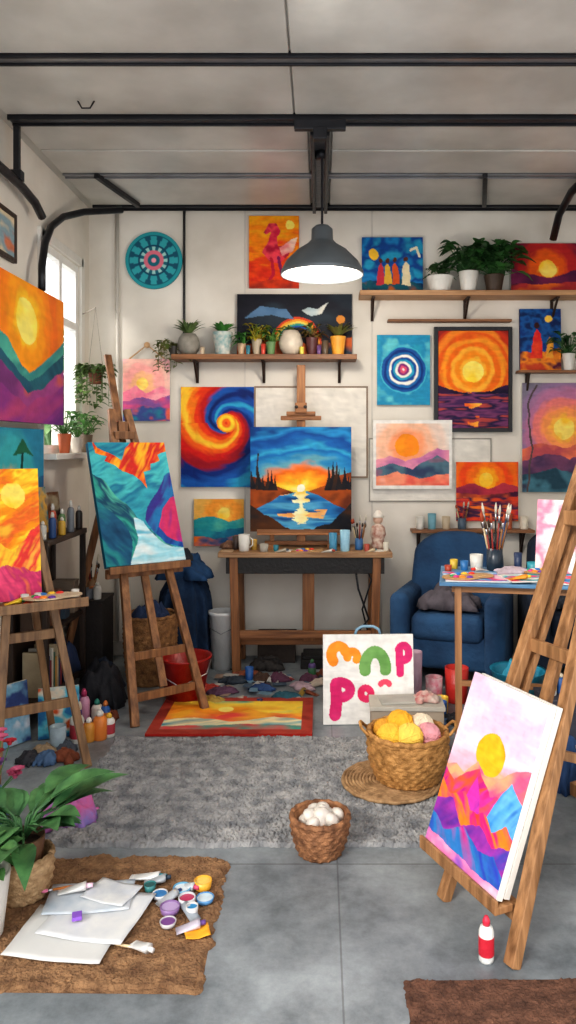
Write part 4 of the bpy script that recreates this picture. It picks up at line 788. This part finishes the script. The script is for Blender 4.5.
carpet('rug',-1.04,.56,2.83,3.87,.024,.0075,M('#a09e9c',.95,0,.3,16,.2,(1,1,1),0,'#6c6d70'),'thick grey shaggy rug on the concrete floor',1)
carpet('mat',-1.25,-.335,2.09,2.76,.011,.007,M('#9a7654',.95,0,.3,22,.3,(1,1,1),0,'#6c4e36'),'brown woven jute mat with frayed edges on concrete',2,.028)
carpet('mat',.235,1.1,1.55,2.13,.010,.007,M('#74503e',.95,0,.3,22,.3,(1,1,1),0,'#4a3024'),'dark reddish brown mat on the concrete floor',3)
rz=.026
rm=T('round_mat','round braided straw mat under the wicker basket','mat',(.31,3.33,rz))
m=MB()
for i in range(1,15): ring(m,.015*i,.006,.0085,36)
m.obj('braid',M('#b8946c',.8,0,.1,30,.1,(1,1,1),0,'#7a5c3c'),rm,smooth=True)
LB=(.385,3.34,rz+.016)
basket(LB,.135,.175,.2,('#c89458','#8a602e'),'honey-coloured wicker basket filled with yarn balls on the rug',11,22,.015,handles=True)
def yarn(loc,r,col,label):
    e=MB();e.ball((0,0,0),r,20);rr=random.Random(int(loc[0]*1e4))
    for i in range(14):
        R=Matrix.Rotation(rr.uniform(0,3.14),3,(rr.uniform(-1,1),rr.uniform(-1,1),rr.uniform(-1,1)+.01))
        e.pipe([R@Vector((math.cos(a/12*6.2832)*r*1.0,math.sin(a/12*6.2832)*r*1.0,0)) for a in range(13)],.0035,5)
    return tag(e.obj('yarn_ball',M(col,.85,0,.15,20,.1),loc=loc,smooth=True),label,'yarn','yarn balls in the large basket')
for i,(dx_,dy_,dz_,r,c,l) in enumerate(((-.08,-.05,.19,.06,'#e8b840','yellow'),(.0,-.07,.2,.058,'#ecc65a','pale yellow'),(.085,-.03,.19,.055,'#d898a0','pink'),(-.03,.04,.215,.062,'#e8ac30','golden yellow'),(.07,.06,.2,.055,'#e0d0b8','cream'),(-.1,.06,.18,.05,'#d89e38','mustard'),(.03,-.0,.13,.045,'#d87a9a','rose'))):
    yarn((LB[0]+dx_,LB[1]+dy_,LB[2]+dz_),r,c,l+' ball of yarn in the wicker basket')
SB=(0.0,2.80,0.001)
basket(SB,.075,.108,.135,('#aa7852','#644028'),'small brown wicker basket filled with white pebbles',9,16,.008)
rr=random.Random(5)
for i in range(13):
    a=i*2.4;q=.07*math.sqrt((i%9)/9)
    tag(MB().ball((0,0,0),(.036,.028,.024),12).obj('pebble',M('#d0c8be',.5,0,.08,10),loc=(SB[0]+q*math.cos(a),SB[1]+q*math.sin(a),.105+(.02 if i<9 else .04)+.006*rr.random()),rot=(rr.random(),rr.random(),rr.random()*3),smooth=True),'smooth white pebble in the small wicker basket','pebble','white pebbles in the small basket')
bx=T('cardboard_box','worn grey cardboard box with pale lid beside the canvas board','box',(.45,3.965,0),-.03)
MB().box((0,0,.072),(.37,.18,.144)).obj('body',M('#9a8c7c',.8,0,.12,6),bx,bev=.002)
MB().box((0,0,.154),(.385,.195,.022)).obj('lid',M('#b4ada2',.7,0,.1,8),bx,bev=.003)
tag(MB().box((0,0,.006),(.2,.13,.012)).obj('sketchbook',M('#a8a49c',.6),loc=(.41,3.97,.166),rot=(0,0,.1),bev=.002),'pale sketchbook lying on the cardboard box','book')
rag((.56,3.97,.166),.12,.11,.04,M('#c8bcb0',.8,0,.3,20,.1,(1,1,1),0,'#a85a5a'),'crumpled cream and red cloth on the cardboard box',21)
cup((.80,4.45,0),.07,.2,M('#b8302a',.4),'red paint tin standing on the floor','paint_tin','tin',fillc=M('#8a1a1a',.3))
cup((.66,4.4,0),.05,.16,M('#d8c8c8',.4,0,.2,20,.1,(1,1,1),0,'#c84a6a'),'white and pink paint tin on the floor','paint_tin','tin')
cup((.55,4.42,0),.045,.3,M('#b898a8',.4),'tall mauve canister on the floor','canister','canister')
bk=T('bucket','teal-blue plastic bucket near the armchairs','bucket',(1.14,4.38,0))
MB().lathe([(.11,0),(.15,.2),(.16,.21),(.14,.2),(.1,.01),(.001,.01)],n=28).obj('body',M('#227c96',.4),bk,smooth=True)
rag((1.14,4.38,.06),.17,.17,.24,M('#2f8aa4',.8),'crumpled teal cloth in the blue bucket',61)
scatter(5,(.88,.94),(4.12,4.4),0,7,'by the blue armchair',1,.08,.3)
scatter(9,(1.34,1.75),(4.15,4.5),0,8,'by the navy armchair',1.2,.085,.4)
scatter(6,(.60,.74),(4.1,4.3),0,9,'behind the cardboard box',.9,.07,.5)
scatter(9,(-.45,.04),(4.80,4.92),0,10,'in front of the work table',.9,.08,.75)
cn=('red','cream','plum','white','teal','rust','slate','pale pink','yellow','blue')
cc_=('#a8382a','#b8a898','#5a3a50','#b8b4ac','#2a5a68','#8a4c34','#2e3640','#b098a0','#a88c44','#304a74')
rnd=random.Random(12)
cl=[(236,682),(262,690),(222,693),(247,676),(214,702),(322,684),(286,698),(302,688),(205,690),(278,680)]
for i,(px,py) in enumerate(cl): rag(G(px,py),.14+.08*rnd.random(),.06+.05*rnd.random(),.035,M(cc_[(i*3+6)%10],.8,0,.2,20),cn[(i*3+6)%10]+' crumpled paint rag on the floor',30+i,rz=rnd.uniform(-1,1))
for i,(px,py) in enumerate(((230,700),(300,696),(318,696),(270,684),(255,699))): tubep(G(px,py),i*1.3,cc_[(i*3)%10],'paint tube with '+cn[(i*3)%10]+' cap on the floor',.1,cc_[(i*7+1)%10])
for i in range(14):
    px,py=rnd.uniform(205,330),rnd.uniform(672,700);q=G(px,py)
    tag(MB().box((0,0,.001),(.06+.07*rnd.random(),.05,.002)).obj('paper_scrap',M(('#b8b4ac','#6a8898','#a08878','#4a5a6a')[i%4],.7),loc=(q.x,q.y,.0005+.0025*i),rot=(0,0,rnd.uniform(0,3))),('white','pale blue','beige','slate')[i%4]+' torn paper scrap on the floor','paper','paper scraps near the desk')
tag(MB().box((0,0,.03),(.3,.2,.06)).box((0,0,.075),(.27,.18,.03)).obj('storage_crate',M('#24201e',.6),loc=(.02,5.18,0),bev=.004),'dark low crate under the work table','crate')
tag(MB().box((0,0,.09),(.26,.14,.18)).box((0,0,.19),(.27,.15,.02)).obj('storage_box',M('#3c3028',.7),loc=(-.30,5.30,0),bev=.004),'brown lidded box under the work table','box')
cup((.24,5.08,0),.06,.14,M('#2f5a84',.4),'blue paint tin under the work table','paint_tin','tin')
rag((.24,5.3,0),.16,.12,.12,M('#302c30',.9),'dark rag bundle under the work table',72);rag((-.36,5.1,0),.2,.14,.09,M('#34302e',.9),'dark crumpled drop cloth under the work table',73)
# ---------------- right table ----------------
tz=.83;ta=math.radians(-10);TC=(1.12,3.88);RT=T('side_table','light wooden side table with thin legs covered in art prints','table',(TC[0],TC[1],0),ta);tw,td=1.0,.52;lt=W('#a67850','#724c2e');ltx=W('#a67850','#724c2e','x')
MB().box((0,0,tz-.009),(tw,td,.018)).obj('tabletop',W('#6a98b8','#3f6a90','x'),RT,bev=.003,label='blue paint-stained tabletop')
MB().box((0,-td/2+.05,tz-.036),(tw-.12,.02,.035)).box((0,td/2-.05,tz-.036),(tw-.12,.02,.035)).box((-tw/2+.07,0,tz-.036),(.02,td-.1,.035)).box((tw/2-.07,0,tz-.036),(.02,td-.1,.035)).obj('apron',ltx,RT,bev=.002)
for a in (-1,1):
    for b in (-1,1): MB().beam((a*(tw/2-.09),b*(td/2-.05),tz-.02),(a*(tw/2-.095),b*(td/2-.04),0),.034,.034).obj('leg',lt,RT,bev=.003)
MB().beam((-tw/2+.09,td/2-.05,.2),(tw/2-.09,td/2-.05,.2),.02,.03,(0,1,0)).obj('stretcher',ltx,RT)
RM=Matrix.Rotation(ta,3,'Z')
def rt(x,y,z=0): q=RM@Vector((x,y,0));return Vector((TC[0]+q.x,TC[1]+q.y,tz+z))
def flat(A,w,d,x,y,z,rzz,label,t=.006):
    o=artobj('art_print',A,w,d,t);R=Matrix.Rotation(rzz+ta,3,'Z');off=R@Vector((0,-d/2,0));q=rt(x,y,z);o.rotation_euler=(-math.pi/2,0,rzz+ta);o.location=q+off;return tag(o,label,'print')
flat(a_loose(100,['#dce8f0','#4a90cc','#e04a7a','#e8c0d0'],50,40),.36,.26,-.30,-.10,.001,.08,'pale blue and pink print lying on the side table')
flat(a_loose(101,['#3a7ac0','#2aa8cc','#f04a6a','#e8dcd8'],50,40),.36,.28,.14,-.10,.001,-.15,'bright blue and red print lying on the side table')
flat(a_loose(102,['#f0a83a','#e8407a','#3ab0b8','#e8e0d8'],50,40),.26,.20,-.06,-.13,.009,.3,'orange and teal print lying on stacked prints')
flat(a_loose(103,['#2a5ab0','#3ac0d8','#f0e8f0','#c84a9a'],50,40),.24,.18,.34,-.14,.009,.1,'blue and violet print lying on stacked prints')
for i,(x,y,z,r,h,c) in enumerate(((-.31,.17,0,.036,.08,'#ccc8c0'),(-.375,.13,0,.022,.05,'#2a6aa0'),(-.02,.14,0,.03,.05,'#3a9aa8'),(.05,.18,0,.025,.06,'#d0903a'),(.2,.16,0,.03,.07,'#c8445a'),(-.43,.17,0,.022,.05,'#c8a83a'),(-.09,.2,0,.022,.09,'#2a3a5a'),(.12,.19,0,.02,.1,'#c8c4bc'),(-.46,.09,0,.02,.03,'#a8442a'))): cup(rt(x,y,z),r,h,M(c,.4),('white mug','small blue cup','teal paint cup','orange paint cup','pink paint cup','tiny yellow cup','navy jar','slim white jar','tiny red cup')[i]+' on the side table',fillc=M('#5a3a3a',.4))
q=rt(-.215,.15);brushjar(q,M('#26323e',.3,0,.1,5,0),'dark glass jar packed with paint brushes on the side table',15,.26,.042,.12,'brushes in the glass jar')
palette(rt(-.36,-.14,.010),.3,'wooden palette with paint blobs on the side table',.95);palette(rt(.02,.02,.018),-.2,'small wooden palette with paint on stacked prints',.75)
for i,(x,y,c) in enumerate(((-.16,-.22,'#f4c23a'),(.0,-.22,'#2a9a5a'),(.3,-.2,'#d83a8a'),(.2,.06,'#2a5ac0'),(-.26,.02,'#e83a2a'))): tubep(rt(x,y,.018),i*.9,c,('yellow','green','pink','blue','red')[i]+'-capped paint tube on the side table',.1,('#f0a03a','#c8c6c2','#3a9ac0','#e86a5a','#c8c4bc')[i])
rag(rt(-.13,.03,.008),.16,.1,.03,M('#b8a8b0',.8,0,.2,20),'paint-stained mauve rag on the side table',95)
painting(a_loose(104,['#e4deda','#e4c8d0','#e08aa4','#ece6e2'],34,60,2,2),.2,.38,rt(.09,.09,.004),'pale pink and white canvas propped on the side table',yaw=-.45,tilt=.22,t=.025)
painting(a_loose(105,['#dcd8d0','#e86a7a','#4a98c0','#f0b84a'],34,60,2,2),.22,.44,rt(.32,.10,.004),'white canvas with colourful splashes propped on the side table',yaw=-.3,tilt=.2,t=.025)
tag(MB().box((0,0,.11),(.24,.2,.22)).box((0,0,.225),(.25,.21,.015)).obj('storage_box',M('#3c3c46',.7),loc=(1.24,3.88,0),bev=.004),'dark grey storage box under the side table','box')
rag((.98,3.88,0),.2,.22,.2,M('#2a7a94',.85),'crumpled teal cloth under the side table',44)
rag((.84,4.0,0),.16,.16,.14,M('#7a2a38',.85),'crumpled wine-red cloth beneath the table',46)
scatter(4,(1.16,1.32),(3.82,3.94),.233,11,'on the dark box',.9,.07,.3)
rag((1.12,3.42,0),.25,.3,.2,M('#2c4a74',.85),'crumpled dark blue cloth beside the easel',45)
bk=T('bucket','small red bucket beneath the side table','bucket',(.93,3.64,0))
MB().lathe([(.07,0),(.095,.16),(.102,.165),(.09,.16),(.065,.01),(.001,.01)],n=28).obj('body',M('#a82c28',.4),bk,smooth=True)
tag(MB().box((0,0,.13),(.22,.26,.26)).box((0,0,.265),(.23,.27,.015)).obj('storage_box',M('#a8a298',.7),loc=(1.16,2.98,0),bev=.004),'white lidded storage box behind the easel','box')
scatter(4,(1.09,1.2),(2.9,3.06),.273,14,'on the white box',.8,.07)
scatter(5,(.86,.98),(3.25,3.5),0,13,'near the side table',.9,.08,.5)
# ---------------- foreground left ----------------
mz=.012
basket((-.985,2.52,mz),.075,.095,.13,('#c8a880','#8c6c48'),'pale woven basket planter with broad-leaved plant',9,16,.008,'plant_basket')
plant((-.985,2.52,mz+.014),.07,.18,M('#6a4c36',.6),'broad-leaved green houseplant standing in a woven basket',40,.24,.085,'broad',.2,'#54844e','#28502e',53)
plant((-1.02,2.31,mz),.075,.19,wht,'white ceramic pot with leafy green plant',20,.10,.05,'bush',.08,'#6a9a58','#305a30',52)
pb=T('flower_bouquet','red and pink flower bouquet in a short blue vase','flowers',(-1.25,2.90,.001));r=random.Random(9)
MB().lathe([(.05,0),(.06,.08),(.05,.16),(.035,.19),(.03,.19),(.03,.02),(.001,.02)],n=18).obj('vase',M('#6a80a8',.4),pb,smooth=True)
m=MB();fls=[]
for i in range(18):
    a=r.uniform(0,6.28);q=Vector((math.cos(a)*r.uniform(.02,.15),math.sin(a)*r.uniform(.02,.11),.22+r.uniform(0,.17)));m.pipe([(0,0,.15),q],.002,4);fls.append(q)
m.obj('stems',M('#4a7a3c',.6),pb)
for i,q in enumerate(fls):
    fm=MB();fm.ball(q,.010,8)
    for k in range(8): b=k*.8;fm.leaf(q,(math.cos(b),math.sin(b),.6),.034,.03,.2,3)
    fm.obj('flower',M(('#b8283a','#c05a7a','#7a4a8a')[i%3],.6),pb,smooth=True)
rag((-1.0,3.02,.0),.2,.16,.14,M('#8a7ab8',.8,0,.3,16,.1,(1,1,1),0,'#c05a8a'),'crumpled lilac patterned cloth beside the plant',53)
def sheet(px,py,w,d,rzz,z,label,c='#ecebe8',sd=1,c2=None):
    q=G(px,py,z);n=12;u,v=np.meshgrid(np.linspace(-.5,.5,n),np.linspace(-.5,.5,n));zz=.012*fb(u*3+5,v*3+5,sd)*np.abs(u*2)
    vs=np.stack([u*w,v*d,zz],-1).reshape(-1,3).tolist();fs=[(i*n+j,i*n+j+1,(i+1)*n+j+1,(i+1)*n+j) for i in range(n-1) for j in range(n-1)]
    o=MB().add(vs,fs).obj('paper_sheet',M(c,.7,0,.04,12 if c2 else 6,.02,(1,1,1),0,c2),loc=(q.x,q.y,z),rot=(0,0,rzz),smooth=True);s=o.modifiers.new('s','SOLIDIFY');s.thickness=.0015;s.offset=1;return tag(o,label,'paper','loose papers on the jute mat')
sheet(68,935,.3,.24,-.12,mz+.001,'large white drawing paper lying on the jute mat','#cccbc8')
sheet(98,915,.28,.26,-.2,mz+.006,'white drawing paper with faint smudges overlapping another sheet','#dad9d6',3,'#c6c8cc')
sheet(90,898,.27,.17,.12,mz+.011,'white sketch paper with blue-grey smudges','#d4d6d8',5,'#a8b4c0')
sheet(112,893,.16,.12,-.35,mz+.016,'small white paper with curled corner','#dcdbd8',9,'#b8bcc4')
sheet(197,933,.075,.06,.3,mz+.001,'small yellow paper square on the jute mat','#f0a82a',7)
pc=[(160,897,.026,'#c8c8ca','#3a7ab0'),(182,893,.03,'#6aa8c8','#d8e0e4'),(203,888,.03,'#e8ac3a','#e8c868'),(205,901,.03,'#5a90c0','#c8d8e0'),(170,912,.032,'#8a6a9a','#b8a0c8'),(187,905,.028,'#c8c8ca','#b83a60'),(168,925,.026,'#c4c0c0','#7a4a8a'),(150,890,.02,'#3a7a7a','#2f5a5a'),(192,914,.02,'#d4d0cc','#2a8ac0')]
for i,(px,py,r_,c,f) in enumerate(pc): cup(G(px,py,mz),r_,.014+.007*(i%3),M(c,.4),('white paint pot with blue paint','light blue paint pot','yellow paint pot','blue paint pot','purple paint pot','white paint pot with pink paint','pale paint pot with violet paint','dark teal paint pot','tiny white paint pot')[i]+' on the jute mat','paint_pot','paint pot',fillc=M(f,.35))
for i,(px,py,a,c,b_) in enumerate(((158,906,.8,'#2a4a7a','#b8bcc0'),(176,886,-.4,'#c84a6a','#c0c4c8'),(196,921,2.2,'#3a8aa0','#a8b0b8'),(144,884,.2,'#2a3a4a','#a8acb0'),(176,932,.3,'#6a4a90','#c8c0cc'))): tubep(G(px,py,mz+.002),a,c,('flattened paint tube with navy cap','flattened paint tube with rose cap','flattened paint tube with teal cap','silver paint tube with dark cap','lilac paint tube with purple cap')[i]+' on the jute mat',.09,b_)
tubep(G(130,878,mz),-.1,'#2a8a9a','grey paint tube with teal cap on the jute mat',.13);tubep(G(58,893,mz+.022),.2,'#e8c8d8','pale paint tube lying on the papers',.11)
tubep(G(132,944,mz+.004),-.6,'#d4d0cc','white paint tube beside the papers',.09)
tag(MB().box((0,0,.006),(.03,.035,.012)).obj('eraser',M('#8a5ac0',.5),loc=G(77,918,mz+.018),rot=(0,0,.3),bev=.002),'small purple eraser lying on the paper','eraser')
brush(G(150,950,mz+.005),(-1,.25,.0),.16,M('#d8c09a',.5),M('#3a2a20',.7),'wooden paint brush lying beside the papers',.004)
brush(G(85,884,mz+.03),(-.9,-.3,0),.14,M('#c87a3a',.5),M('#d87a9a',.7),'orange paint brush lying on the papers',.004)
bottle((.484,2.212,0),.022,.13,M('#e0dfda',.3,0,.03),M('#d8304a',.4),'white squeeze bottle with red label and nozzle',lab=M('#c8283a',.45))
gt=T('garden_tree','leafy green garden tree outside the window','tree',(-2.45,6.9,0))
MB().pipe([(0,0,0),(.03,0,.9),(-.02,.02,1.7)],.06,8,[.08,.06,.04]).obj('trunk',M('#6a5040',.8),gt,smooth=True)
foliage(420,.26,.15,77,'bush',.85).obj('foliage',M('#9ab888',.7,0,.2,6,0,(1,1,1),0,'#5a8a54'),gt,loc=(0,0,1.45),smooth=True)
# ---------------- camera ----------------
cam=bpy.data.cameras.new('camera');co=bpy.data.objects.new('camera',cam);COL.objects.link(co);sc.camera=co
co.location=(0,0,CH);co.rotation_euler=(math.pi/2,0,0);cam.sensor_fit='VERTICAL';cam.sensor_height=36;cam.sensor_width=36*576/1024
cam.lens=F/1024*36;cam.shift_y=-(512-HY)/1024;cam.shift_x=(288-CX)/1024;cam.clip_start=.05
